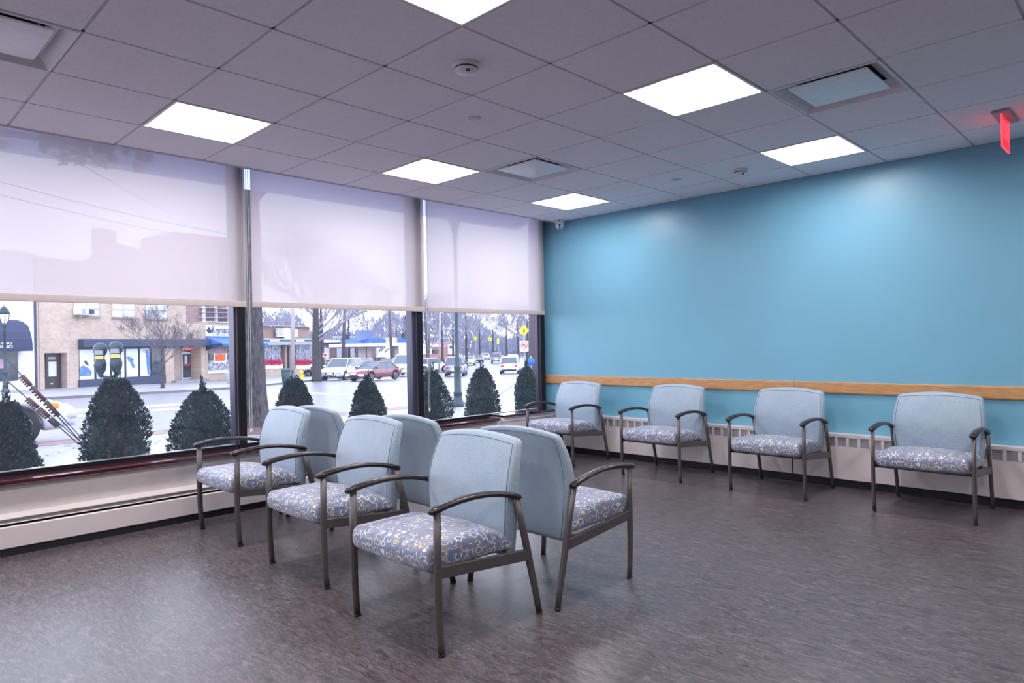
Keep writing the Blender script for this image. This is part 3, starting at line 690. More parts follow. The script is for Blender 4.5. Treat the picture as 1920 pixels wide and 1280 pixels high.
# ------------------------------------------------------------------ shrubs in front of the window
def leafy(rx, ry, h, seed, n=9000, top=.10):
    rnd = random.Random(seed); b = MB()
    lob = [(rnd.uniform(0, 6.28), rnd.uniform(.1, .9), rnd.uniform(-.22, .20)) for _ in range(30)]
    spikes = [(rnd.uniform(0, 6.28), rnd.uniform(0, 1.15), rnd.uniform(.10, .24)) for _ in range(34)]
    def rad(t, a):
        base = (math.sin(PI * min(1, .18 + t * .82)) ** .55) if t < .35 else (1 - ((t - .35) / .675) ** 2.0) ** .62
        k = 1 + sum(w_ * math.exp(-(((a - a0 + PI) % (2 * PI) - PI) / .5) ** 2 - ((t - t0) / .14) ** 2) for a0, t0, w_ in lob)
        return base * k
    def leaf(p, nrm, s_):
        d_ = (nrm + Vector((rnd.uniform(-.8, .8), rnd.uniform(-.8, .8), rnd.uniform(-.2, 1.0)))).normalized()
        sd = d_.cross(Vector((rnd.uniform(-1, 1), rnd.uniform(-1, 1), rnd.uniform(-1, 1)))).normalized()
        b.add([p, p + d_ * s_ * .5 + sd * s_ * .26, p + d_ * s_, p + d_ * s_ * .5 - sd * s_ * .26], [(0, 1, 2, 3)])
    for i in range(n):
        t_ = rnd.random() ** .9; a = rnd.uniform(0, 2 * PI); q = rad(t_, a) * (1 - .38 * rnd.random() ** 1.5)
        nrm = Vector((math.cos(a), math.sin(a), .5)).normalized()
        leaf(Vector((rx * q * math.cos(a), ry * q * math.sin(a), t_ * h)), nrm, rnd.uniform(.020, .044))
    spikes += [(rnd.uniform(0, 6.28), rnd.uniform(0, .28), rnd.uniform(.12, .22)) for _ in range(7)]
    for a, rr, ln in spikes:
        z0 = h * (1 - rr * .55) - .06
        for j in range(40):
            f_ = j / 40; x = rx * rr * .75 * math.cos(a) + rnd.uniform(-.02, .02) * (1 - f_); y = ry * rr * .75 * math.sin(a) + rnd.uniform(-.02, .02) * (1 - f_)
            leaf(Vector((x, y, z0 + ln * f_)), Vector((math.cos(a), math.sin(a), 1.2)).normalized(), rnd.uniform(.020, .034))
    return b, rad
def shrub(px0, px1, top_py, x, seed, label, rx=None):
    # footprint centre on the line x = const
    def yat(px):
        d_ = (_f + _r * ((px - 960) / FPX) - _u * ((790 - CY - 640) / FPX)); k = (x - CAM.x) / d_.x; return CAM.y + d_.y * k
    y0, y1 = yat(px0), yat(px1); yc = (y0 + y1) / 2
    d_ = (_f + _r * (((px0 + px1) / 2 - 960) / FPX) - _u * ((top_py - CY - 640) / FPX)); k = (x - CAM.x) / d_.x; zt = CAM.z + d_.z * k
    gz = zg(dep((x, yc, 0)))
    # apparent width is measured across the sight line
    D = Vector((x - CAM.x, yc - CAM.y)).length; wdt = (px1 - px0) / FPX * dep((x, yc, 0)); r_ = wdt / 2 * .93
    t = thing('boxwood_shrub', label, 'shrub', (x, yc, gz), group='boxwood shrubs outside the window')
    b, rad = leafy(r_, r_, zt - gz - .06, seed); b.build('foliage', M['leaf'], t)['kind'] = 'stuff'
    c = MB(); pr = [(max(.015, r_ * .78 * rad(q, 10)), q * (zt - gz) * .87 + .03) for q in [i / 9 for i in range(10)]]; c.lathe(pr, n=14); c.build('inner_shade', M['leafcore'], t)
    c = MB(); c.tube([(0, 0, 0), (.01, 0, .25)], .02, n=6); c.build('stem', M['bark'], t)
shrub(-45, 68, 742, -4.1, 11, 'leftmost shrub outside, cut off by the left edge of the photo')
shrub(152, 280, 700, -4.1, 12, 'tall pointed shrub outside in front of the parking meters')
shrub(316, 441, 724, -4.1, 13, 'round-shouldered shrub outside, left of the first window post')
shrub(506, 598, 702, -4.1, 14, 'pointed shrub outside in the middle window, right of the big trunk')
shrub(649, 729, 706, -4.1, 15, 'narrow shrub outside below the maroon car')
shrub(768, 850, 690, -4.1, 16, 'shrub outside just right of the second window post')
shrub(868, 940, 684, -4.1, 17, 'shrub outside right of the green lamp post')
shrub(962, 1016, 682, -4.1, 18, 'shrub outside in the corner beside the blue wall')

# ------------------------------------------------------------------ trees
def branches(b, p, d, L_, r, lev, rnd, spread=.55, nseg=3, minr=.004, kids_=3, up=.12, sides=4):
    pts = [Vector(p)]; dd = Vector(d)
    for i in range(nseg):
        dd = (dd + Vector((rnd.uniform(-1, 1), rnd.uniform(-1, 1), rnd.uniform(-.6, 1) + up)) * .16).normalized(); pts.append(pts[-1] + dd * (L_ / nseg))
    b.tube(pts, [r * (1 - .45 * i / nseg) for i in range(nseg + 1)], n=sides, cap=False)
    if lev <= 0: return
    for k in range(kids_):
        f_ = rnd.uniform(.35, 1); idx = min(nseg - 1, int(f_ * nseg)); q = pts[idx].lerp(pts[idx + 1], f_ * nseg - idx if f_ < 1 else 1)
        ax = Vector((rnd.uniform(-1, 1), rnd.uniform(-1, 1), rnd.uniform(-.3, .7))); nd = (dd + ax * spread * 1.3).normalized()
        branches(b, q, nd, L_ * rnd.uniform(.6, .82), max(minr, r * .56), lev - 1, rnd, spread, nseg, minr, kids_, up, sides if lev > 3 else 3)
def tree(base, h, r, seed, label, name='bare_tree', trunk_frac=.3, lev=5, nb=6, minr=.006, group=None, m='twig', tm='bark', spread=.55, lean=(0, 0)):
    rnd = random.Random(seed); t = thing(name, label, 'tree', tuple(base), group=group)
    th = h * trunk_frac
    b = MB(); b.tube([(0, 0, -.1), (0, 0, .12), (lean[0] * .3, lean[1] * .3, th * .5), (lean[0], lean[1], th), (lean[0] * 1.5, lean[1] * 1.5, h * .62)], [r * 1.5, r * 1.1, r * .95, r * .85, r * .30], n=10); b.build('trunk', M[tm], t)
    c = MB()
    for i in range(nb):
        a = 2 * PI * i / nb + rnd.uniform(-.4, .4); f_ = .75 + .9 * i / nb
        z = min(h * .6, th * f_ + .1); dd = Vector((math.cos(a), math.sin(a), rnd.uniform(.5, 1.2))).normalized()
        branches(c, (lean[0] * z / th, lean[1] * z / th, z), dd, h * .26, r * .30, lev - 1, rnd, spread, 3, minr)
    c.build('branches', M[m], t); return t
# big trunk right outside, its crown above the window
tb = G(471, 13.4)
t = thing('street_tree', 'massive dark tree trunk right outside, between the first and second window', 'tree', tuple(tb))
b = MB(); rr = random.Random(5)
zs = [-.15, .0, .12, .3, .6, 1.0, 1.5, 2.2, 3.0, 3.6, 4.2, 5.2]; rs = [.52, .46, .38, .33, .295, .275, .258, .245, .24, .25, .235, .22]
vs = []; fs = []; n_ = 40
for i, (z, r_) in enumerate(zip(zs, rs)):
    for k in range(n_):
        a = 2 * PI * k / n_; fl = 1 + .05 * math.sin(7 * a + z * .7) + .03 * math.sin(13 * a + z * 2) + .10 * max(0, 1 - z / .5) * math.sin(4 * a + 1)
        vs.append((r_ * fl * math.cos(a), r_ * fl * math.sin(a), z))
for i in range(len(zs) - 1):
    for k in range(n_): fs.append((i * n_ + k, i * n_ + (k + 1) % n_, (i + 1) * n_ + (k + 1) % n_, (i + 1) * n_ + k))
b.add(vs, fs, True); b.build('trunk', M['bark'], t)
b = MB()
for i in range(7):
    a = 2 * PI * i / 7; branches(b, (0, 0, 4.3 + .12 * i), Vector((math.cos(a), math.sin(a), 1.0)).normalized(), 2.6, .10, 3, rr, .5, 3, .01)
b.build('crown', M['bark'], t)
# leafy tree whose twigs hang in front of the left blind, trunk out of view
t = thing('oak_tree', 'oak whose brown leaf clusters show through the top of the left blind', 'tree', (-4.5, -4.6, -.15))
b = MB(); b.tube([(0, 0, -.05), (.02, 0, .8), (.05, .05, 1.6), (.2, .4, 2.3), (.5, 1.2, 2.82)], [.16, .12, .10, .06, .035], n=10)
tips = []
rr = random.Random(9)
def WX(px, py, x=-3.60):
    v = _f + _r * ((px - 960) / FPX) - _u * ((py - CY - 640) / FPX); return CAM + v * ((x - CAM.x) / v.x)
for (px, py) in ((75, 262), (118, 262), (152, 268), (195, 276), (238, 282), (275, 292), (10, 262)):
    e = WX(px, py); e = Vector((e.x + 4.5, e.y + 4.6, e.z + .15)); tips.append(e)
st = Vector((.5, 1.2, 2.82))
for e in tips: b.tube([st, st.lerp(e, .45) + Vector((0, 0, .06)), st.lerp(e, .8) + Vector((0, 0, .05)), e + Vector((0, 0, .03))], [.018, .010, .006, .004], n=5)
b.build('trunk', M['bark'], t)
b = MB()
for px, py, sp_ in ((8, 270, 8), (80, 275, 12), (95, 262, 10), (110, 262, 16), (118, 285, 12), (120, 298, 10), (150, 266, 20), (155, 285, 18), (150, 300, 10), (160, 272, 14), (182, 276, 9), (190, 305, 13), (200, 286, 12), (212, 296, 9), (200, 273, 8), (238, 282, 5), (262, 292, 8), (272, 300, 10), (256, 312, 8), (278, 290, 7)):
    c = WX(px, py); R_ = sp_ / FPX * dep(c); c = Vector((c.x + 4.5, c.y + 4.6, c.z + .15))
    for j in range(int(14 + sp_ * 4)):
        q = c + Vector((rr.gauss(0, .5), rr.gauss(0, .5), rr.gauss(0, .5))) * R_ * .9
        dr = Vector((rr.uniform(-1, 1), rr.uniform(-1, 1), rr.uniform(-1, .5))).normalized(); sd = dr.cross(Vector((rr.uniform(-1, 1), rr.uniform(-1, 1), rr.uniform(-1, 1)))).normalized(); s_ = rr.uniform(.022, .040)
        b.add([q, q + dr * s_ * .4 + sd * s_ * .4, q + dr * s_, q + dr * s_ * .4 - sd * s_ * .4], [(0, 1, 2, 3)])
b.build('leaf_clusters', M['brownleaf'], t)['kind'] = 'stuff'

tree(G(305, 39.5), 5.0, .10, 21, 'small bare tree on the far pavement in front of the tan building', trunk_frac=.28, lev=6, nb=9, minr=.006, spread=.6)
tree(G(594, 53), 12.5, .34, 22, 'large bare tree on the far pavement behind the white parked SUV', trunk_frac=.30, lev=6, nb=10, minr=.014, spread=.65, m='hazetwig')
tree(G(604, 62), 11, .24, 23, 'bare tree with a blue grey trunk just behind the large bare tree', trunk_frac=.36, lev=5, nb=7, minr=.018, m='hazetwig')
far_trees = [(520, 105, 11), (655, 95, 12), (690, 120, 12.5), (745, 130, 12), (805, 100, 11), (830, 92, 12), (850, 120, 13), (875, 98, 14), (900, 125, 13), (925, 150, 12), (950, 140, 13), (972, 95, 10.5), (990, 75, 9), (1000, 110, 12)]
names = ['far bare tree above the shop with the teal fascia', 'far bare tree behind the first utility pole', 'far bare tree left of the second utility pole', 'far bare tree behind the petrol station canopy',
         'far bare tree right of the window post', 'far bare tree left of the green lamp post', 'far bare tree behind the green lamp post', 'tall far bare tree right of the green lamp post',
         'far bare tree behind the left yellow diamond sign', 'far bare tree behind the right yellow diamond sign', 'far bare tree over the end of the street', 'bare tree left of the yellow pedestrian sign', 'bare tree beside the utility pole near the corner', 'far bare tree in the window corner']
for i, ((px, d_, h_), nm) in enumerate(zip(far_trees, names)):
    tree(G(px, d_), h_, .2, 40 + i, nm, trunk_frac=.28, lev=5, nb=7, minr=.022, m='hazetwig', group='bare trees at the end of the street', spread=.62)
# evergreen
t = thing('evergreen_tree', 'distant evergreen rising left of the second window post', 'tree', tuple(G(768, 150)))
b = MB(); rr = random.Random(4)
for i in range(1500):
    f_ = rr.random() ** .8; a = rr.uniform(0, 6.28); q = (1 - f_) * 3.2 * rr.uniform(.5, 1) * (.75 + .25 * math.sin(f_ * 40)); p = Vector((q * math.cos(a), q * math.sin(a), 2.5 + f_ * 8.5)); s_ = .55
    b.add([p, p + Vector((math.cos(a) * s_, math.sin(a) * s_, -.15)), p + Vector((math.cos(a + .6) * s_ * .6, math.sin(a + .6) * s_ * .6, .1))], [(0, 1, 2)])
b.build('needles', mat('spruce_needles', (.05, .10, .11), .9), t)['kind'] = 'stuff'; b = MB(); b.tube([(0, 0, 0), (0, 0, 10)], [.2, .03], n=6); b.build('trunk', M['bark'], t)
# dense winter woodland closing the view
b = MB(); rr = random.Random(8)
for i in range(9000):
    px = rr.uniform(470, 1100); d_ = rr.uniform(165, 240); p = G(px, d_); hh = ((10.5 if px < 880 else 8) + 4.5 * math.sin(px * .017) + 2 * math.sin(px * .07 + 1)) * (.45 + .55 * min(1, abs(px - 915) / 60 + .35)) * d_ / 190
    z = rr.random() ** 1.2 * hh; a = rr.uniform(-.5, .5); L_ = rr.uniform(1, 2.6); w_ = rr.uniform(.12, .36); e = Vector((-_f.y * math.sin(a), _f.x * math.sin(a), math.cos(a))) * L_; sd = _r0 * w_
    p = p + Vector((0, 0, z)); b.add([p - sd, p + sd, p + e], [(0, 1, 2)])
b.build('winter_woodland', mat('haze_blue_woodland', (.21, .21, .28), .95), label='hazy bare woodland closing the far end of the street', cat='woodland', kind='stuff')  # pale blue tint stands in for haze in front of the woodland

# ------------------------------------------------------------------ buildings over the road
class Facade:
    def __init__(s, name, label, A, B_, cat='building', group=None):
        s.A = Vector(A); s.B = Vector(B_); s.A.z = 0; s.B.z = 0; d_ = s.B - s.A; s.len = d_.length; s.rz = math.atan2(d_.y, d_.x); s.d = d_.normalized(); s.n = Vector((s.d.y, -s.d.x, 0))
        s.t = thing(name, label, cat, tuple(s.A), s.rz, group); s.M = Matrix.Translation(s.A) @ Matrix.Rotation(s.rz, 4, 'Z'); s.Mi = s.M.inverted()
    def at(s, px, py, out=0):
        """facade coordinates (u, z) of a photo pixel, on the plane 'out' metres in front"""
        v = _f + _r * ((px - 960) / FPX) - _u * ((py - CY - 640) / FPX); o = s.A + s.n * out
        k = (o - CAM).dot(s.n) / v.dot(s.n); q = s.Mi @ (CAM + v * k); return q.x, q.z
    def rect(s, name, m, x0, y0, x1, y1, d0=0, d1=.1, parent=None, **k):
        u0, z1 = s.at(x0, y0, d0); u1, z0 = s.at(x1, y1, d0); b = MB(); b.box(u0, u1, -d1, -d0 + .0001, z0, z1); return b.build(name, m, parent or s.t, **k)
    def box(s, name, m, u0, u1, d0, d1, z0, z1, parent=None, **k):
        b = MB(); b.box(u0, u1, -d1, -d0, z0, z1); return b.build(name, m, parent or s.t, **k)
    def text(s, st, size, m, px, py, out, parent=None, sx=1, name='lettering', fit=None):
        u, z = s.at(px, py, out)
        if fit: 
            o = text(st, size, m, parent or s.t, (u, -out - .01, z), (PI / 2, 0, 0), name, .01); xs = [v.co.x for v in o.data.vertices]; a = s.at(fit[0], py, out)[0]; c = s.at(fit[1], py, out)[0]; o.scale = ((c - a) / (max(xs) - min(xs)), 1, 1); o.location.x = (a + c) / 2; return o
        return text(st, size, m, parent or s.t, (u, -out - .01, z), (PI / 2, 0, 0), name, .01, sx=sx)
D75 = 42.
def dl(px): return D75 / (1 - .00075 * (px - 75))
# tan brick building
F = Facade('tan_brick_building', 'two-storey tan brick building with a dark blue fascia and poster windows', G(71, dl(71)), G(386, dl(386)))
z0_ = -2.5; uR = F.len; _, ztop = F.at(200, 498)
ua, za = F.at(339, 645); ub, zb_ = F.at(364, 706); us, _ = F.at(349, 600)
u1d, zd = F.at(83, 662); u2d, _ = F.at(125, 662)
b = MB(); b.box(0, u1d, 0, 6, z0_, ztop); b.box(u1d, u2d, .6, 6, z0_, zd); b.box(u1d, u2d, 0, 6, zd, ztop); uc, _ = F.at(326, 650); ue, _ = F.at(377, 650); b.box(u2d, uc, 0, 6, z0_, ztop); b.box(uc, ue, 1.2, 6, z0_, za); b.box(uc, us, 0, 6, za, ztop); _, zs_ = F.at(360, 606); b.box(us, uR, 0, 6, za, zs_); b.box(ue, uR, 0, 6, z0_, za); b.build('brick_wall', M['tan'], F.t)
F.box('roof_coping', M['stucco'], -.05, us, -6, .06, ztop, ztop + .12)
F.rect('corner_quoins', M['redbrick'], 71, 560, 75, 730, 0, .03)
for i, (x0, x1) in enumerate(((137, 187), (209, 253), (272, 313))):
    fr_ = F.rect('upper_window', M['greyplastic'], x0, 560, x1, 593.5 + i * 2.5, -.02, .04)
    mid = (x0 + x1) / 2
    for a, c in ((x0 + 1.5, mid - 1), (mid + 1, x1 - 1.5)):
        F.rect('window_pane', M['winwhite'], a, 562, c, 579 + i * 1.5, .04, .05, fr_); F.rect('window_pane', M['winwhite'], a, 580.5 + i * 1.5, c, 591.5 + i * 2.5, .04, .05, fr_)
    F.rect('window_ledge', M['redbrick'], x0 - 1, 593.5 + i * 2.5, x1 + 1, 596 + i * 2.5, 0, .12)
F.rect('fascia_band', M['band'], 146, 636, 386, 648, 0, .5)
F.rect('fascia_band_lower', M['band'], 146.5, 648, 323, 652.5, 0, .12)
sw = F.rect('shop_window', M['storeglass'], 147, 652, 310, 718, -.02, .02)
F.rect('window_base_band', M['band'], 147, 712, 310, 717, .02, .10)
for k, (x0, x1, mm) in enumerate(((148.5, 176.5, 'poster'), (180, 206, 'poster'), (209.5, 233, 'poster'), (236, 259, 'poster'), (262, 280, 'poster'), (285, 300, 'storeglass'))):
    if mm == 'poster': F.rect('window_poster', M[mm], x0, 653.5 - k * .4, x1, 711.5 - k * 1.3, .02, .04, sw)
for px in (178, 207.5, 234.5, 260.5, 283): F.rect('window_mullion', M['band'], px - .8, 650, px + .8, 714, .02, .08, sw)
# poster prints
def blob(F_, pts, m, out, parent, name='poster_print'):
    b = MB(); q = [F_.at(x, y, out) for x, y in pts]; vs = [(u, -out - .012, z) for u, z in q]; n = len(vs); b.add(vs + [(x, y + .01, z) for x, y, z in vs], [tuple(range(n)), tuple(range(2 * n - 1, n - 1, -1))]); b.build(name, m, parent)
blob(F, [(149, 688), (156, 685), (166, 690), (172, 697), (171, 704), (149, 705)], M['posterblue'], .045, sw)
blob(F, [(158, 676), (161, 675), (165, 681), (167, 685), (163, 684), (159, 681)], M['band'], .045, sw)
blob(F, [(237, 669), (242, 668), (247, 671), (251, 674), (249, 677), (253, 687), (251, 690), (248, 688), (245, 680), (240, 675)], M['posterblue'], .045, sw)
blob(F, [(273, 655), (278, 656), (283, 700), (277, 702), (275, 682)], M['posterblue'], .045, sw)
# recessed left door
dr = F.rect('entrance_door', M['brown'], 84, 662, 114, 727.5, -.58, -.5); F.rect('door_pane', M['winwhite'], 90.5, 678, 106, 705, -.5, -.49, dr); F.rect('number_plate', M['greyplastic'], 90, 669, 104, 674, -.5, -.49, dr); F.rect('letter_slot', M['stucco'], 95, 718, 99, 720, -.5, -.49, dr)
# recessed glass door with neon sign
dr = F.rect('shop_door', M['stucco'], 339, 660, 362, 712, -1.18, -1.1); F.rect('door_glass', M['storeglass'], 342, 664, 359, 707, -1.1, -1.09, dr); F.rect('door_notice', M['winwhite'], 346, 666, 351, 682, -1.09, -1.08, dr); F.rect('door_notice', M['red'], 345, 681, 357, 685, -1.09, -1.08, dr)
F.rect('transom_window', M['navy'], 339, 648, 361, 659, -1.18, -1.1)
sg = F.rect('open_sign_board', M['navy'], 341, 650, 360, 658, -1.1, -1.05); F.text('OPEN', .29, M['neon'], 350, 654, -1.03, fit=(342.5, 357), name='open_lettering')
F.box('door_step', M['walk'], uc - .3, ue + .3, -1.2, .5, z0_, zg(50) + .12)
# window air conditioner, a thing of its own
Fa = F; ac = thing('air_conditioner', 'white window air conditioner on a bracket under the upper left window', 'air conditioner', tuple(F.M @ Vector((F.at(136, 590)[0], -.05, F.at(136, 590)[1]))), F.rz)
uw = F.at(165, 590)[0] - F.at(136, 590)[0]; hz = F.at(136, 577)[1] - F.at(136, 590)[1]
b = MB(); b.rbox(0, uw, -.55, 0, 0, hz, .03, n=2); b.build('casing', M['signwhite'], ac)
b = MB(); b.box(uw * .62, uw * .97, -.57, -.55, hz * .12, hz * .85); b.build('grille', M['band'], ac)
b = MB(); b.box(uw * .16, uw * .42, -.57, -.55, hz * .12, hz * .85); b.build('side_vent', M['greyplastic'], ac)
b = MB(); b.tube([(uw * .3, -.5, .0), (uw * .2, -.02, -.35)], .03, n=5); b.build('bracket', M['greyplastic'], ac)

# white building with the navy dome awning
F = Facade('white_stucco_building', 'plain white building at the left edge with one dark shop window', G(-140, dl(-140)), G(70, dl(70)))
_, zt2 = F.at(30, 470); b = MB(); b.box(0, F.len, .02, 6, -3, zt2); b.build('wall', M['stucco'], F.t)
b = MB(); b.box(F.len - .12, F.len, -.02, .02, -3, zt2); b.build('corner_strip', M['band'], F.t)
wn = F.rect('shop_window', M['storeglass'], -70, 657, 34, 713, 0, .03); F.rect('window_notice', mat('pink_notice', (.55, .32, .50), .6), -10, 674, 7, 690, .03, .05, wn)
aw = thing('dome_awning', 'navy dome awning with white lettering over the shop window at the left edge', 'awning', tuple(F.A), F.rz)
b = MB(); out = 1.1; N = 12
prof = [(64.5, 657.5), (64.5, 650), (63, 636), (59.5, 622), (55, 611.5), (45, 603.5), (34, 600)]
rows = []
for j, (px, py) in enumerate(prof):
    f_ = max(0, (j - 1) / 5); o_ = out * math.cos(f_ * PI / 2 * .92) if j > 0 else out; u, z = F.at(px, py, o_)
    uL = F.at(-110, py, out * .3)[0]
    rows.append([(uL, -.02, z), (uL, -o_, z), (u - .12, -o_, z), (u, -o_ * .88, z), (u, -.02, z)])
vs = [p for r_ in rows for p in r_]; fs = [(i * 5 + k, i * 5 + k + 1, (i + 1) * 5 + k + 1, (i + 1) * 5 + k) for i in range(len(rows) - 1) for k in range(4)]
b.add(vs, fs + [tuple(range(len(vs) - 5, len(vs)))]); b.build('canvas', M['navy'], aw)
F.text('STUDIO', .17, M['signwhite'], 4, 643.5, out, aw, fit=(-13, 22.5), name='awning_lettering'); F.text('ALDINO', .26, M['signwhite'], 4, 650, out, aw, fit=(-20, 24), name='awning_lettering')

# locksmith shop and its awning, right of the tan building
Ak, Bk = G(386.5, dl(386)), G(474, dl(386) * 1.12)
F = Facade('locksmith_shop', 'low brick locksmith shop with a white sign beside the tan building', Ak, Bk)
_, zk = F.at(410, 610); b = MB(); b.box(0, F.len, 0, 7, -3.2, zk + .25); b.build('brick_wall', M['tan'], F.t)
F.rect('parapet_coping', M['stucco'], 386.5, 603.5, 474, 606, -.1, .12)
sb = F.rect('sign_board', M['signwhite'], 385, 610.5, 470, 631, 0, .12)
F.text('Keymasters', .85, M['band'], 417, 619, .13, sb, fit=(398, 437), name='shop_lettering'); F.text('LOCKSMITH', .20, M['greyplastic'], 417, 627.5, .13, sb, fit=(399, 437), name='shop_lettering')
blob(F, [(386, 619), (389, 617), (391, 613.5), (394, 614), (395, 618), (400, 620), (402, 619), (395, 624), (391, 625), (389, 622)], M['navy'], .13, sb, 'key_emblem')
wn = F.rect('shop_window', M['storeglass'], 389.5, 650, 432.5, 697, -.02, .03); F.rect('window_frame', M['stucco'], 389.5, 695, 433, 697.5, .03, .07, wn); F.rect('window_display', mat('pink_display', (.40, .25, .27), .6, var=.5, vscale=3), 391, 651, 431, 661, .03, .04, wn); F.rect('window_display', mat('mixed_goods', (.35, .36, .42), .6, var=.9, vscale=5), 391, 676, 431, 694, .03, .04, wn)
ns = thing('neon_sign', 'glowing red and white neon sign in the locksmith window', 'neon sign', tuple(F.M @ Vector((F.at(411, 671)[0], -.10, F.at(411, 671)[1]))), F.rz)
hw_ = (F.at(422, 671)[0] - F.at(400, 671)[0]) / 2; hh_ = (F.at(411, 663)[1] - F.at(411, 678)[1]) / 2
b = MB(); b.tube([(-hw_, 0, -hh_), (hw_, 0, -hh_), (hw_, 0, hh_), (-hw_, 0, hh_), (-hw_, 0, -hh_)], .035, n=5); b.build('white_border', M['neonw'], ns)
text('KEYS', .46, M['neon'], ns, (0, -.02, hh_ * .5), (PI / 2, 0, 0), 'neon_lettering', .01, sx=1.1); text('LOCKS', .40, M['neon'], ns, (0, -.02, 0), (PI / 2, 0, 0), 'neon_lettering', .01, sx=1.2); text('MADE', .34, M['neon'], ns, (0, -.02, -hh_ * .55), (PI / 2, 0, 0), 'neon_lettering', .01, sx=1.3)
aw = thing('shop_awning', 'royal blue sloping awning under the locksmith sign', 'awning', tuple(F.A), F.rz)
u0, z1 = F.at(386, 631); u1, _ = F.at(474, 631); _, z2 = F.at(410, 644, 1.5); _, z3 = F.at(410, 648.5, 1.5)
b = MB(); b.add([(u0, 0, z1), (u1, 0, z1), (u1, -1.5, z2), (u0, -1.5, z2)], [(0, 3, 2, 1)]); b.add([(u0, 0, z1), (u0, -1.5, z2), (u0, 0, z2)], [(0, 1, 2)]); b.build('canvas', M['royal'], aw)
b = MB(); b.box(u0, u1, -1.52, -1.49, z3, z2); b.build('valance', mat('bright_blue_canvas', (.02, .14, .72), .6), aw)
b = MB(); b.add([(u0 - .02, 0, z2), (u0 - .02, -1.5, z2), (u0 - .02, -1.5, z3), (u0 - .02, 0, z3 - .35)], [(0, 1, 2, 3)]); b.build('side_panel', M['navy'], aw)

# apartment block behind
F = Facade('apartment_block', 'tall pinkish brick apartment block with white balconies behind the locksmith shop', G(335, 118), G(452, 128))
b = MB(); b.box(0, F.len, 0, 12, -3, 22); b.build('brick_wall', M['pinkbrick'], F.t)
for py in (577.5, 585.5, 594.5, 603): F.rect('balcony_rail', M['stucco'], 372, py, 452, py + 2.2, 0, 1.2)
for px in (378, 424, 401, 446): F.rect('balcony_pier', M['stucco'], px - .9, 480, px + .9, 612, 0, 1.0)
for px in (386, 411, 434):
    for py in (573, 581, 590, 598): F.rect('dark_window', M['storeglass'], px - 6, py, px + 6, py + 4, 0, .05)

# gabled house seen through the left blind
F = Facade('gabled_house', 'gabled house with a chimney showing faintly through the left blind', G(150, 66), G(262, 66))
b = MB(); uL, ze = F.at(150, 495); uRr, _ = F.at(262, 495); um, zpk = F.at(205, 452); b.prism([(uL, -2), (uRr, -2), (uRr, ze), (um, zpk), (uL, ze)], 'y', 0, 9); b.build('wall', M['redbrick'], F.t)
F.rect('chimney', M['redbrick'], 188, 434, 219, 480, -4, -2.5)
# brick strip of shops
F = Facade('brick_shop_row', 'long low brick shop row with a teal fascia and white signs', G(478, 69), G(586, 78))
_, zt3 = F.at(530, 612); b = MB(); b.box(0, F.len, .3, 10, -4, zt3); b.build('brick_wall', M['redbrick'], F.t)
F.rect('parapet_coping', M['greyplastic'], 478, 610.5, 586, 612.5, -.4, .1)
F.rect('white_cornice', M['stucco'], 478, 634.5, 586, 636.5, 0, .6)
fa = F.rect('fascia', M['greenfascia'], 478, 636.5, 586, 641, 0, .5)
for a, c in ((506, 523), (555, 570)): F.rect('fascia_sign', M['signwhite'], a, 637, c, 640, .5, .55, fa)
b1 = F.rect('shop_sign', M['signwhite'], 517, 615.5, 531, 631, 0, .3); F.text('ZULU', .75, M['greyplastic'], 524, 620.5, .32, b1, sx=.8, name='sign_lettering'); F.text('TRADE', .34, M['greyplastic'], 524, 627, .32, b1, name='sign_lettering')
F.rect('entry_bay', M['stucco'], 531, 615, 541, 636, 0, .25); F.rect('side_sign', M['signwhite'], 549, 617, 554, 631, 0, .3)
F.rect('awning_band', M['greyplastic'], 478, 641, 586, 646, .1, .9)
for a, c in ((494, 526), (552, 582)):
    wn = F.rect('shop_window', mat('display_glass', (.22, .24, .32), .15, var=.9, vscale=3), a, 646, c, 683, -.1, .05)
    for j in range(5): x = a + (c - a) * (j + .5) / 5; F.rect('window_mullion', M['stucco'], x - .4, 646, x + .4, 683, .05, .1, wn)
    b = MB(); rr = random.Random(int(a))
    for j in range(46):
        u, z = F.at(a + (c - a) * (j + .5) / 46, 679 + rr.uniform(-2.2, 2.2), .3); b.box(u - .14, u + .14, -.45, -.3, z - .18, z + .18)
    b.build('red_flowers', mat('red_blooms', (.62, .03, .10), .7), F.t)['kind'] = 'stuff'
    F.rect('window_box', M['stucco'], a, 684, c, 690, .05, .35)
F.rect('brick_pier', M['redbrick'], 528, 646, 533, 702, 0, .4); F.rect('doorway', M['dark'], 534, 650, 541, 700, -.1, .02)
F.rect('base_wall', M['tan'], 494, 690, 526, 704, 0, .3); F.rect('base_wall', M['tan'], 548, 690, 583, 702, 0, .3)
# petrol station and shops further right
F = Facade('long_white_shop', 'long low shop with white garage doors behind the red and white parked cars', G(598, 92), G(705, 100))
_, zt4 = F.at(650, 642); b = MB(); b.box(0, F.len, 0, 10, -4, zt4); b.build('brick_wall', M['pinkbrick'], F.t)
F.rect('roof_fascia', M['stucco'], 598, 637, 705, 641.5, 0, .8); F.rect('blue_fascia', M['band'], 622, 627, 684, 637, 0, .5)
F.text('entwoods', 1.0, M['signwhite'], 663, 631, .55, fit=(654, 674.5), name='shop_lettering'); F.text('enter', .9, M['signwhite'], 633, 631, .55, fit=(624, 641), name='shop_lettering')
for a, c in ((602, 617), (631, 643), (650, 664)): F.rect('garage_door', M['stucco'], a, 652, c, 675, 0, .1)
F.rect('dark_opening', M['storeglass'], 666, 652, 672, 660, 0, .1)
st = thing('petrol_station_canopy', 'petrol station canopy with a blue and white fascia', 'petrol station', tuple(G(677, 88)), AX + PI / 2 + PI)
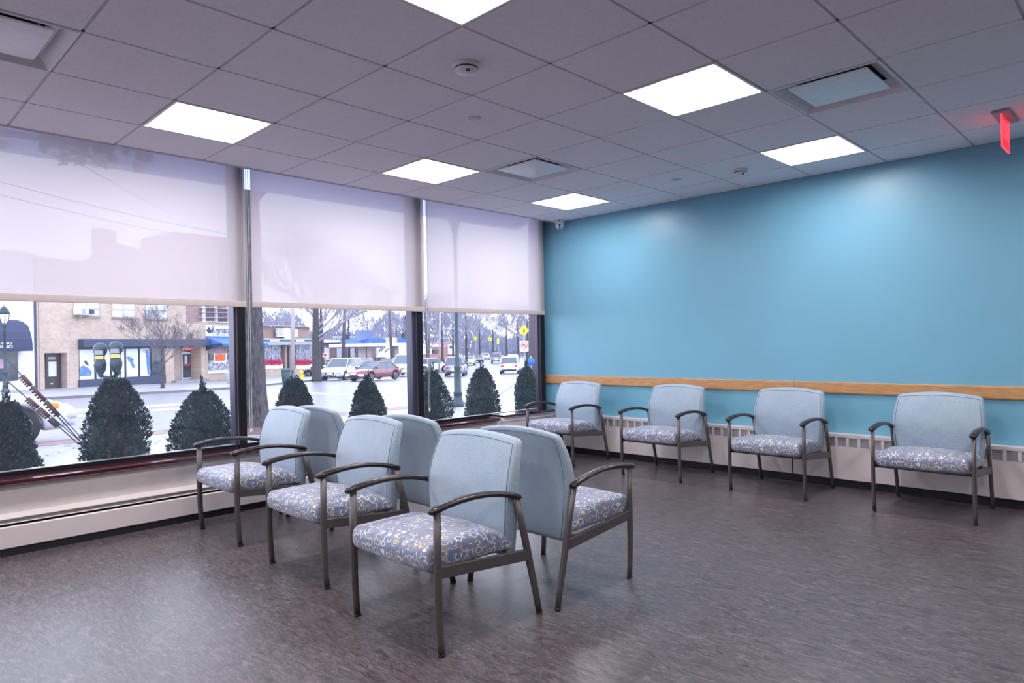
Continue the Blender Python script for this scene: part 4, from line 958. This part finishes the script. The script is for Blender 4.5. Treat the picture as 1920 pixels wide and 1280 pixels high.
A_, B_ = G(675, 86), G(770, 92); d_ = (B_ - A_); rz = math.atan2(d_.y, d_.x); st.location = (A_.x, A_.y, 0); st.rotation_euler = (0, 0, rz)
F = Facade('petrol_station_shop', 'pale petrol station shop under the blue and white canopy', G(697, 104), G(772, 112))
b = MB(); _, zt5 = F.at(730, 646); b.box(0, F.len, 0, 8, -4, zt5); b.build('wall', M['stucco'], F.t); F.rect('brick_panel', M['pinkbrick'], 697, 641, 716, 651, 0, .1); F.rect('shop_window', M['storeglass'], 697, 652, 705, 668, 0, .1)
for k, (a, c, e, g__) in enumerate(((709, 660, 724, 640), (714, 658, 728, 641), (721, 660, 728, 653))):
    blob(F, [(a, c), (a + 1.2, c + .5), (e + 1.2, g__ + 1), (e, g__)], M['band'], .1, F.t, 'diagonal_stripe')
L_ = d_.length; zc = F.at(730, 643)[1]
zc = W(720, 638, 88).z
b = MB(); b.box(0, L_, -.2, 7, zc - .75, zc - .35); b.build('white_fascia', M['signwhite'], st); b = MB(); b.box(L_ * .22, L_, -.22, 7.02, zc - .35, zc + .25); b.build('blue_fascia', M['royal'], st)
b = MB(); b.box(L_ * .48, L_ * .70, -.28, -.2, zc - .38, zc + .35); o = b.build('price_board', M['signwhite'], st); text('ENTLE', .75, M['greyplastic'], st, (L_ * .59, -.30, zc), (PI / 2, 0, 0), 'board_lettering', .01)
for fx in (.20, .31, .86):
    b = MB(); b.box(L_ * fx - .35, L_ * fx + .35, 1.5, 2.2, -3, zc - .7); b.build('column', M['polepale'], st)
b = MB(); b.box(L_ * .12, L_ * .34, 1.0, 2.4, zc + .1, zc + 1.4); b.build('sign_box', mat('grey_blue_box', (.13, .18, .30), .6), st)
# red and white shops beyond the second window post
F = Facade('red_white_shops', 'far red and white shop row right of the second window post', G(790, 118), G(856, 122))
_, zt6 = F.at(820, 642); b = MB(); b.box(0, F.len, 0, 8, -4, zt6); b.build('wall', mat('pale_red_wall', (.50, .24, .22), .8, var=.2, vscale=.4), F.t)
F.rect('white_band', M['stucco'], 790, 645, 834, 650, 0, .3); F.rect('gable_front', M['stucco'], 839, 646, 852, 664, 0, .3); F.rect('shop_window', M['storeglass'], 843, 648, 849, 653, .3, .35); F.rect('shop_window', M['storeglass'], 810, 655, 821, 661, 0, .3); F.rect('white_ground_floor', M['stucco'], 790, 652, 808, 664, 0, .25)

# ------------------------------------------------------------------ street furniture
def pole(px0, py0, px1, top_py, d_, r, label, m='pole', name='utility_pole', arm=None):
    B0 = G(px0, d_); T0 = W(px1, top_py, d_); t = thing(name, label, 'utility pole', tuple(B0))
    e = T0 - B0; b = MB(); b.tube([(0, 0, -.1), tuple(e)], [r, r * .75], n=10); b.build('shaft', M[m], t)
    b = MB(); q = e * .94; sd = _r0 * 1.1; b.box(-.01, .01, -.01, .01, 0, .01); b.v = []; b.f = []; b.sm = []; b.mi = []
    b.tube([tuple(q - sd), tuple(q + sd)], .06, n=6); b.build('cross_arm', M[m], t); return t, e
pole(548, 712, 550.5, 452, 49, .165, 'pale utility pole right of the big trunk, in front of the brick shops', 'polepale')
pole(643, 675, 649, 497, 78, .24, 'dark utility pole between the bare tree and the petrol station')
pole(735.5, 668, 728, 540, 84, .20, 'leaning utility pole in front of the petrol station canopy')
pole(803.5, 670, 795, 560, 92, .20, 'leaning utility pole right of the second window post')
pole(998, 700, 996, 380, 29, .15, 'grey utility pole in the corner beside the pedestrian sign')
t, e = pole(823.5, 676, 825.5, 560, 80, .11, 'slim pale street light pole left of the green lamp post', 'polepale', 'street_light_pole')
b = MB(); q = W(824, 618, 80) - G(823.5, 80); b.tube([tuple(q), tuple(q + _r0 * 1.2 + Vector((0, 0, .12))), tuple(q + _r0 * 2.4 + Vector((0, 0, .16)))], .05, n=5); b.build('lamp_arm', M['polepale'], t)
def wire(pts, label, r=.02):
    b = MB(); P_ = [W(*q) for q in pts]; a, c = P_[0], P_[-1]; L_ = [a.lerp(c, i / 16) - Vector((0, 0, pts[0][2] * .012 * 4 * (i / 16) * (1 - i / 16))) for i in range(17)]
    b.tube(L_, r, n=4); b.build('overhead_wire', M['signblack'], label=label, cat='wire', group='overhead wires across the street')
wire([(-20, 335, 30), (550, 456, 49)], 'upper overhead wire running down to the pale utility pole'); wire([(-20, 360, 30), (550, 470, 49)], 'lower overhead wire running down to the pale utility pole')
wire([(550, 456, 49), (649, 505, 78)], 'overhead wire between the pale and the dark utility pole'); wire([(649, 500, 78), (728, 545, 84)], 'overhead wire between the dark and the leaning pole')
wire([(728, 545, 84), (996, 400, 29)], 'overhead wire crossing the right blind'); wire([(150, 306, 12), (470, 470, 30)], 'steep overhead wire falling across the left blind', .008)

def lamp_post(base, h, label, s=1.0):
    t = thing('lamp_post', label, 'lamp post', tuple(base))
    b = MB(); b.lathe([(.18 * s, -.1), (.18 * s, .11), (.15 * s, .14), (.14 * s, .20), (.125 * s, .22), (.12 * s, .36), (.14 * s, .38), (.105 * s, .42), (.095 * s, 1.08), (.105 * s, 1.12), (.078 * s, 1.15), (.074 * s, 1.33), (.060 * s, 1.38), (.055 * s, h - .45), (.075 * s, h - .40), (.05 * s, h - .30), (.09 * s, h - .12), (.10 * s, h)], n=16); b.build('column', M['green_iron'], t)
    b = MB(); b.lathe([(.09, h), (.14, h + .10), (.205, h + .30), (.22, h + .52), (.20, h + .56)], n=10); b.build('lantern_glass', mat('frosted_glass', (.75, .75, .62), .3), t)
    b = MB()
    for k in range(5):
        a = 2 * PI * k / 5; b.tube([(.10 * math.cos(a), .10 * math.sin(a), h), (.215 * math.cos(a), .215 * math.sin(a), h + .3), (.23 * math.cos(a), .23 * math.sin(a), h + .55)], .014, n=4)
    b.build('lantern_frame', M['green_iron'], t)
    b = MB(); b.lathe([(.25, h + .55), (.26, h + .60), (.20, h + .78), (.10, h + .88), (.12, h + .90), (.02, h + .95), (.015, h + 1.05), (.001, h + 1.06)], n=16); b.build('lantern_cap', M['green_iron'], t)
lamp_post(G(859, 18.9), 5.0, 'dark green iron lamp post on the near pavement in the right window', 1.0)
lamp_post(G(10.5, 37), 3.75, 'black lamp post with a glowing-looking frosted lantern at the left edge', 1.15)

# parking meters on a shared pole
mb = G(206, 10.9); t = thing('parking_meter', 'pair of dark parking meters on one pole, seen over the pointed shrub', 'parking meter', tuple(mb), YAW * -1)
t.rotation_euler = (0, 0, AX - PI / 2)
zy = W(206, 704, 10.9).z - mb.z
b = MB(); b.tube([(0, 0, -.1), (0, 0, zy - .05)], .03, n=12); b.tube([(-.13, 0, zy), (0, 0, zy - .03), (.13, 0, zy)], .028, n=10); b.build('pole', M['green_iron'], t)
M['meter'] = mat('meter_grey_green', (.035, .055, .065), .3, metal=.4); M['meterband'] = mat('meter_label', (.62, .48, .12), .5); M['meterglass'] = mat('meter_window', (.22, .26, .30), .1)
for sx, ddz, lab in ((-.128, 0, ''), (.128, .02, '')):
    h0 = zy + .0 + ddz
    hd = MB()
    def sec(r, z, dx=0): return [(sx + dx + r * math.cos(2 * PI * k / 18), r * .55 * math.sin(2 * PI * k / 18), z) for k in range(18)]
    prof = [(.035, h0 - .02), (.045, h0 + .03), (.075, h0 + .07), (.092, h0 + .13), (.098, h0 + .19), (.082, h0 + .25), (.068, h0 + .28), (.072, h0 + .32), (.105, h0 + .37), (.112, h0 + .42), (.105, h0 + .47), (.08, h0 + .505), (.04, h0 + .525), (.002, h0 + .53)]
    vs = [p for r_, z in prof for p in sec(r_, z)]; n_ = 18
    hd.add(vs, [(i * n_ + k, i * n_ + (k + 1) % n_, (i + 1) * n_ + (k + 1) % n_, (i + 1) * n_ + k) for i in range(len(prof) - 1) for k in range(n_)], True)
    o = hd.build('meter_head', M['meter'], t)
    b = MB(); b.box(sx - .055, sx + .075, -.066, -.04, h0 + .34, h0 + .41); b.build('display_window', M['meterglass'], o)
    b = MB(); b.box(sx - .055, sx + .075, -.062, -.03, h0 + .265, h0 + .325); b.build('yellow_label', M['meterband'], o)
    b = MB(); b.m = Matrix.Translation((sx, -.045, h0 + .165)) @ Matrix.Rotation(PI / 2, 4, 'X'); b.lathe([(.072, 0), (.075, .012), (.06, .02), (.001, .022)], n=20); b.m = None; b.build('coin_door', M['green_iron'], o)

# guy wires with ribbed sleeves, anchored in the pavement
def guy(a, c, label, sleeves):
    P0, P1 = GP(*a), W(*c); t = thing('guy_wire', label, 'guy wire', tuple(P0), group='guy wires over the parked car'); e = P1 - P0
    b = MB(); b.tube([(0, 0, -.03), tuple(e)], .010, n=6); o_ = Vector((.03, .03, 0)); b.tube([tuple(o_), tuple(e * .45 + o_)], .008, n=6); b.build('cable', M['green_iron'], t)
    for f0, f1 in sleeves:
        b = MB(); b.tube([tuple(e * f0), tuple(e * f1)], .030, n=8)
        k = 5; sd = (e.normalized().cross(_f)).normalized(); sd = -sd if sd.z > 0 else sd
        for j in range(k):
            q = e * (f0 + (f1 - f0) * (j + .5) / k); b.tube([tuple(q + sd * .02), tuple(q + sd * .065)], [.014, .020], n=6)
        b.build('ribbed_sleeve', mat('brown_sleeve', (.075, .028, .022), .6), t)
guy((157, 831), (-30, 625, 10.4), 'upper guy wire with brown ribbed sleeves in front of the parked car', [(.27, .40), (.41, .54), (.55, .64)])
guy((152, 833), (-30, 675, 10.4), 'lower guy wire with brown ribbed sleeves in front of the parked car', [(.24, .33), (.345, .45), (.46, .57)])

# signs
def sign_post(px, d_, parts, label, name='road_sign', top=560, cat='road sign', group=None):
    B0 = G(px, d_); t = thing(name, label, cat, tuple(B0), AX - PI / 2, group=group)
    zt = W(px, top, d_).z - B0.z
    b = MB(); b.tube([(0, .03, -.05), (0, .03, zt)], .035, n=6); b.build('post', M['greyplastic'], t)
    for kind_, py, s_ in parts:
        z = W(px, py, d_).z - B0.z
        if kind_ == 'diamond':
            b = MB(); b.prism([(0, z - s_), (s_, z), (0, z + s_), (-s_, z)], 'y', -.03, -.01); o = b.build('yellow_diamond', M['yellow'], t)
            q = s_ * .5; b = MB(); y0, y1 = -.045, -.03
            b.tube([(0, -.035, z + q * .75), (0, -.035, z + q * .45)], [.001 + q * .16] * 2, n=8); b.tube([(0, -.035, z + q * .45), (.02 * q, -.035, z - q * .15)], q * .16, n=6)
            b.tube([(.02 * q, -.035, z - q * .1), (q * .35, -.035, z - q * .85)], q * .10, n=5); b.tube([(.02 * q, -.035, z - q * .1), (-q * .35, -.035, z - q * .85)], q * .10, n=5); b.tube([(0, -.035, z + q * .35), (q * .45, -.035, z - q * .05)], q * .07, n=5); b.tube([(0, -.035, z + q * .35), (-q * .45, -.035, z - q * .02)], q * .07, n=5); b.build('walking_figure', M['signblack'], o)
        elif kind_ == 'uturn':
            b = MB(); b.box(-s_ * .8, s_ * .8, -.03, -.01, z - s_, z + s_); o = b.build('white_plate', M['signwhite'], t)
            b = MB(); b.tube([(s_ * .58 * math.cos(k * PI / 10), -.04, z + s_ * .12 + s_ * .58 * math.sin(k * PI / 10)) for k in range(21)], s_ * .07, n=5); b.tube([(-s_ * .40, -.04, z + s_ * .52), (s_ * .40, -.04, z - s_ * .28)], s_ * .06, n=5); b.build('red_circle', M['red'], o)
            b = MB(); b.tube([(s_ * .2, -.036, z - s_ * .25), (s_ * .2, -.036, z + s_ * .2), (s_ * .1, -.036, z + s_ * .36), (-s_ * .1, -.036, z + s_ * .36), (-s_ * .2, -.036, z + s_ * .2), (-s_ * .2, -.036, z - s_ * .1)], s_ * .06, n=5); b.build('turn_arrow', M['signblack'], o)
        elif kind_ == 'noentry':
            b = MB(); b.box(-s_ * 1.25, s_ * 1.25, -.03, -.01, z - s_, z + s_); o = b.build('white_plate', M['signwhite'], t)
            b = MB(); b.prism([(-s_ * 1.05, z + s_ * .55), (s_ * 1.05, z + s_ * .55), (s_ * .4, z - s_ * .8), (-s_ * .4, z - s_ * .8)], 'y', -.045, -.03); b.build('red_shape', M['red'], o)
        elif kind_ == 'blue':
            b = MB(); b.m = Matrix.Translation((0, -.01, z)) @ Matrix.Rotation(PI / 2, 4, 'X'); b.lathe([(s_, 0), (s_, .02), (.001, .02)], n=24); b.m = None; b.build('blue_disc', M['signblue'], t)
        elif kind_ == 'light':
            b = MB(); b.box(-.18, .18, -.2, .1, z - .5, z + .5); o = b.build('signal_head', M['yellow'], t); b = MB(); b.m = Matrix.Translation((0, -.2, z)) @ Matrix.Rotation(PI / 2, 4, 'X'); b.lathe([(.13, 0), (.13, .03), (.001, .03)], cy=0, n=10); b.m = None; b.build('signal_lens', M['signwhite'], o)
    return t
sign_post(984, 42, [('diamond', 619.5, .33), ('uturn', 648.5, .33)], 'yellow pedestrian diamond above a white no-U-turn sign, by the corner pole', top=602)
sign_post(996.5, 27.5, [('blue', 678, .16)], 'round blue sign low on a post beside the corner pole', top=668)
sign_post(892.5, 104, [('diamond', 634.5, .37)], 'left one of two small distant yellow diamond signs', top=628)
sign_post(919, 104, [('diamond', 635, .37)], 'right one of two small distant yellow diamond signs', top=628)
sign_post(934.5, 120, [('light', 639.5, .4)], 'distant yellow traffic light right of the yellow diamond signs', name='traffic_light', top=632, cat='traffic light')
sign_post(610.5, 59, [('noentry', 665.5, .17)], 'small red and white sign right of the large bare tree', top=648)

# hydrant, litter bin, planter
hb = G(565.5, 50); t = thing('fire_hydrant', 'yellow fire hydrant on the far pavement', 'hydrant', tuple(hb))
M['hyd'] = mat('hydrant_yellow', (.80, .70, .05), .4)
b = MB(); b.lathe([(.18, -.05), (.18, .04), (.12, .06), (.12, .55), (.15, .58), (.14, .68), (.08, .76), (.03, .80), (.03, .86), (.001, .86)], n=14); b.build('barrel', M['hyd'], t)
b = MB(); b.tube([tuple(_r0 * -.22 + Vector((0, 0, .42))), tuple(_r0 * .22 + Vector((0, 0, .42)))], .06, n=10); b.build('side_outlets', M['hyd'], t)
t = thing('litter_bin', 'dark green litter bin on the far pavement beside the pale pole', 'litter bin', tuple(G(537, 47)))
b = MB(); b.lathe([(.24, -.05), (.28, .1), (.32, .85), (.001, .85)], n=16); b.build('bin_body', M['green_iron'], t); b = MB(); b.lathe([(.34, .83), (.34, .90), (.26, .95), (.001, .95)], n=16); b.build('bin_rim', mat('bin_rim', (.05, .12, .14), .4), t)
t = thing('planter_pot', 'white planter with pale foliage outside the locksmith shop', 'planter', tuple(G(433, 47)))
b = MB(); b.lathe([(.22, 0), (.34, .7), (.38, .72), (.38, .78), (.001, .76)], n=16); b.build('pot', M['stucco'], t)
b = MB(); rr = random.Random(2)
for i in range(160):
    a = rr.uniform(0, 6.28); q = rr.uniform(.05, .4); p = Vector((q * math.cos(a), q * math.sin(a), .75 + rr.uniform(0, .3))); b.add([p, p + Vector((.06, .02, .08)), p + Vector((-.03, .05, .1))], [(0, 1, 2)])
b.build('plant', mat('pale_plant', (.42, .38, .18), .8), t)

# ------------------------------------------------------------------ vehicles
def car(loc, head, paint, kind_, label, lights=False, dark=False, group='vehicles on the street', L_=4.6, Wd=1.8):
    t = thing({'suv': 'suv', 'sedan': 'sedan_car', 'van': 'van'}[kind_], label, 'car' if kind_ != 'van' else 'van', tuple(loc), head, group)
    hw = Wd / 2; R_ = .33
    K = {'sedan': dict(h=1.44, hood=.92, trunk=1.02, sill=.25, c=[(-1.75, 1.0), (-1.05, 1.40), (.25, 1.43), (1.1, .95)], belt=.93), 'suv': dict(h=1.78, hood=1.08, trunk=1.1, sill=.32, c=[(-2.15, 1.1), (-2.0, 1.70), (.35, 1.76), (1.15, 1.08)], belt=1.08),
         'van': dict(h=2.1, hood=1.25, trunk=1.3, sill=.32, c=[(-2.25, 1.25), (-2.2, 2.05), (.75, 2.08), (1.6, 1.22)], belt=1.25)}[kind_]
    sc_ = L_ / 4.6; wx = [1.42 * sc_, -1.38 * sc_]; R_ = .33 if kind_ == 'sedan' else .37
    def top(x):
        x /= sc_
        if x > 1.1: return K['hood'] - .30 * max(0, (x - 1.1) / 1.2) ** 2.2
        if x < -1.7: return K['trunk'] - .10 * ((-1.7 - x) / .6) ** 2
        return K['belt']
    def bot(x):
        z = K['sill'] + (.04 if abs(x) > 2.1 * sc_ else 0)
        for c_ in wx:
            q = (R_ + .055) ** 2 - (x - c_) ** 2
            if q > 0: z = max(z, R_ + math.sqrt(q))
        return z
    def wid(x):
        e = max(0, (abs(x) / (L_ / 2) - .72) / .28); return hw * (1 - .20 * e ** 2.2)
    xs = sorted(set([-L_ / 2 + L_ * i / 46 for i in range(47)] + [c_ + s_ * (R_ + .05) * math.cos(k * PI / 14) for c_ in wx for s_ in (1,) for k in range(15)]))
    sec = lambda x: (lambda w_, zb, zt: [(-w_ * .93, zb), (-w_, zb + (zt - zb) * .25), (-w_ * 1.0, zb + (zt - zb) * .62), (-w_ * .96, zt - .06), (-w_ * .86, zt), (0, zt + .035), (w_ * .86, zt), (w_ * .96, zt - .06), (w_, zb + (zt - zb) * .62), (w_, zb + (zt - zb) * .25), (w_ * .93, zb)])(wid(x), bot(x), top(x))
    b = MB(); S_ = [sec(x) for x in xs]; m_ = len(S_[0]); vs = [(x, y, z) for x, s_ in zip(xs, S_) for y, z in s_]
    fs = [(i * m_ + k, i * m_ + (k + 1) % m_, (i + 1) * m_ + (k + 1) % m_, (i + 1) * m_ + k) for i in range(len(xs) - 1) for k in range(m_)]
    fs += [tuple(range(m_ - 1, -1, -1)), tuple((len(xs) - 1) * m_ + k for k in range(m_))]
    b.add(vs, fs, True); o = b.build('body', paint, t)
    c = [(x * sc_, z) for x, z in K['c']]; wb, wt = hw * .90, hw * .74
    q = []
    for (x, z) in c:
        k = (z - K['belt']) / (K['h'] - K['belt']); ww = wb + (wt - wb) * max(0, min(1, k)); q += [(x, -ww, z), (x, ww, z)]
    q[0:2] = [(c[0][0], -wb, K['belt'] - .05), (c[0][0], wb, K['belt'] - .05)]; q[6:8] = [(c[3][0], -wb, K['belt'] - .05), (c[3][0], wb, K['belt'] - .05)]
    b = MB(); b.add(q, [(0, 1, 3, 2), (4, 5, 7, 6), (0, 2, 4, 6), (1, 7, 5, 3)]); b.build('windows', M['carglass'], t)
    b = MB()
    (x1, z1), (x2, z2) = c[1], c[2]; b.rbox(x1 - .03, x2 + .03, -wt - .02, wt + .02, z1 - .03, max(z1, z2) + .03, .03, n=2)
    for sy in (-1, 1):
        b.tube([(c[3][0] + .02, sy * (wb + .0), K['belt'] - .03), (x2, sy * wt, z2)], .035, n=5); b.tube([(c[0][0] - .02, sy * wb, K['belt'] - .03), (x1, sy * wt, z1)], .05, n=5); xm = (x1 + x2) / 2 - .1; b.tube([(xm, sy * wb, K['belt'] - .03), (xm, sy * wt, z1)], .03, n=5)
    b.build('roof', paint, t)
    for c_ in wx:
        for sy in (-1, 1):
            b = MB(); b.m = Matrix.Translation((c_, sy * (hw - .12), R_)) @ Matrix.Rotation(PI / 2, 4, 'X'); b.lathe([(R_ * .62, -.11), (R_ * .95, -.11), (R_, -.08), (R_, .08), (R_ * .95, .11), (R_ * .62, .11)], n=24); b.m = None; w_ = b.build('wheel', M['tyre'], t)
            b = MB(); b.m = Matrix.Translation((c_, sy * (hw - .015), R_)) @ Matrix.Rotation(PI / 2 * sy, 4, 'X'); b.lathe([(R_ * .66, -.005), (R_ * .62, .01), (R_ * .3, -.01), (R_ * .1, .012), (.001, .012)] if sy < 0 else [(R_ * .66, .005), (R_ * .62, -.01), (R_ * .3, .01), (R_ * .1, -.012), (.001, -.012)], n=20); b.m = None; b.build('rim', M['rim'], w_)
    xf = L_ / 2; wf = wid(xf)
    for sy in (-1, 1):
        b = MB(); b.rbox(xf - .40, xf + .02, sy * wf * .84 - .20, sy * wf * .84 + .20, top(xf) - .19, top(xf) - .03, .04, n=2); b.build('headlight', M['headlamp'] if lights else M['clear'], t)
        b = MB(); b.rbox(-xf - .02, -xf + .15, sy * wf * .86 - .14, sy * wf * .86 + .14, K['trunk'] - .36, K['trunk'] - .16, .03, n=2); b.build('tail_light', M['taillamp'], t)
        b = MB(); b.rbox(c[3][0] - .28, c[3][0] - .10, sy * (hw + .10) - .10, sy * (hw + .10) + .10, K['belt'] + .02, K['belt'] + .16, .04, n=2); b.build('side_mirror', paint, t)
    b = MB(); b.rbox(xf - .04, xf + .03, -wf * .5, wf * .5, top(xf) - .22, top(xf) - .08, .02, n=2); b.box(xf - .02, xf + .02, -wf * .7, wf * .7, .34, .46); b.build('grille', M['dark'], t)
    b = MB(); b.box(-xf - .02, -xf + .05, -wf * .9, wf * .9, .34, .50); b.build('rear_bumper_trim', M['dark'], t)
    for xx, s_ in ((xf + .03, 1), (-xf - .03, -1)):
        b = MB(); b.box(xx - .01, xx + .01, -.26, .26, .52, .66); b.build('number_plate', M['signwhite'], t)
    return t
P_white = mat('white_car_paint', (.72, .72, .78), .15, coat=.8); P_mar = mat('maroon_car_paint', (.16, .02, .045), .15, coat=.8); P_red = mat('dark_red_car_paint', (.20, .02, .04), .15, coat=.8); P_grey = mat('silver_car_paint', (.30, .30, .36), .2, metal=.5, coat=.6); P_dark = mat('dark_car_paint', (.03, .035, .06), .15, coat=.8)
RD = .002 - .12
toward = AX + PI
def G3(px, d_): return G(px, d_, RD)
# parked white car at the left, seen from the side
pc = Vector((-13.1, 0, 0)); dv = _f + _r * ((131 - 960) / FPX) - _u * ((790 - CY - 640) / FPX); kx = (-12.5 - CAM.x) / dv.x; yfront = CAM.y + dv.y * kx
hd = PI / 2 + .10
cen = Vector((-12.95, yfront - 2.42, 0)); cz = zg(dep(cen)) + RD
t = car((cen.x, cen.y, cz), hd, P_white, 'sedan', 'white car parked at the near kerb, cut off by the left edge', L_=4.9, group=None)
for o in kids(t):
    if o.name.startswith('headlight'):
        b = MB(); s_ = 1 if o.data.vertices[0].co.y > 0 else -1; b.rbox(1.96, 2.14, s_ * .80 - .07, s_ * .80 + .09, .63, .75, .03, n=2); b.build('amber_lens', M['amber'], o)
car(G3(642, 56.2), toward - .16, P_white, 'suv', 'white SUV parked at the far kerb beside the large bare tree', L_=4.9, Wd=1.95)
car(G3(671, 63.5), toward - .20, P_red, 'suv', 'dark red SUV between the white SUV and the maroon sedan', L_=4.6)
car(G3(703, 52.5), toward - .48, P_mar, 'sedan', 'maroon sedan with lit headlights coming down the street', lights=True, L_=4.9)
car(G3(728, 76), toward - .2, P_dark, 'suv', 'dark SUV behind the maroon sedan, left of the white van', L_=4.8)
car(G3(763, 66), toward - .12, P_white, 'van', 'white van with a dark bumper left of the second window post', L_=5.2, Wd=2.0)
car(G3(855.5, 62), AX, P_grey, 'suv', 'silver SUV driving away behind the green lamp post', L_=4.5)
car(G3(957.5, 69), AX - .06, P_white, 'suv', 'white SUV driving away at the right side of the street', L_=4.8, Wd=1.95)
car(G3(610, 66), AX + 1.4, P_dark, 'sedan', 'dark car behind the large bare tree trunk')
car(G3(808, 82), AX - .9, P_white, 'suv', 'pale car parked right of the second window post', L_=4.6)
car(G3(822, 98), AX - 1.2, P_dark, 'sedan', 'dark car parked in front of the far red and white shops')
car(G3(716, 93), AX - 1.3, P_dark, 'suv', 'dark car under the petrol station canopy')
car(G3(880, 108), toward, P_white, 'sedan', 'pale distant car just right of the green lamp post')
car(G3(894, 124), toward + .3, P_mar, 'sedan', 'distant reddish car among the far traffic')
car(G3(910, 145), toward, P_white, 'sedan', 'small distant white car in the middle of the road')
car(G3(931, 118), AX, P_grey, 'suv', 'distant grey SUV in the middle of the road')
car(G3(962, 96), AX, P_white, 'suv', 'distant white car just beyond the departing white SUV')
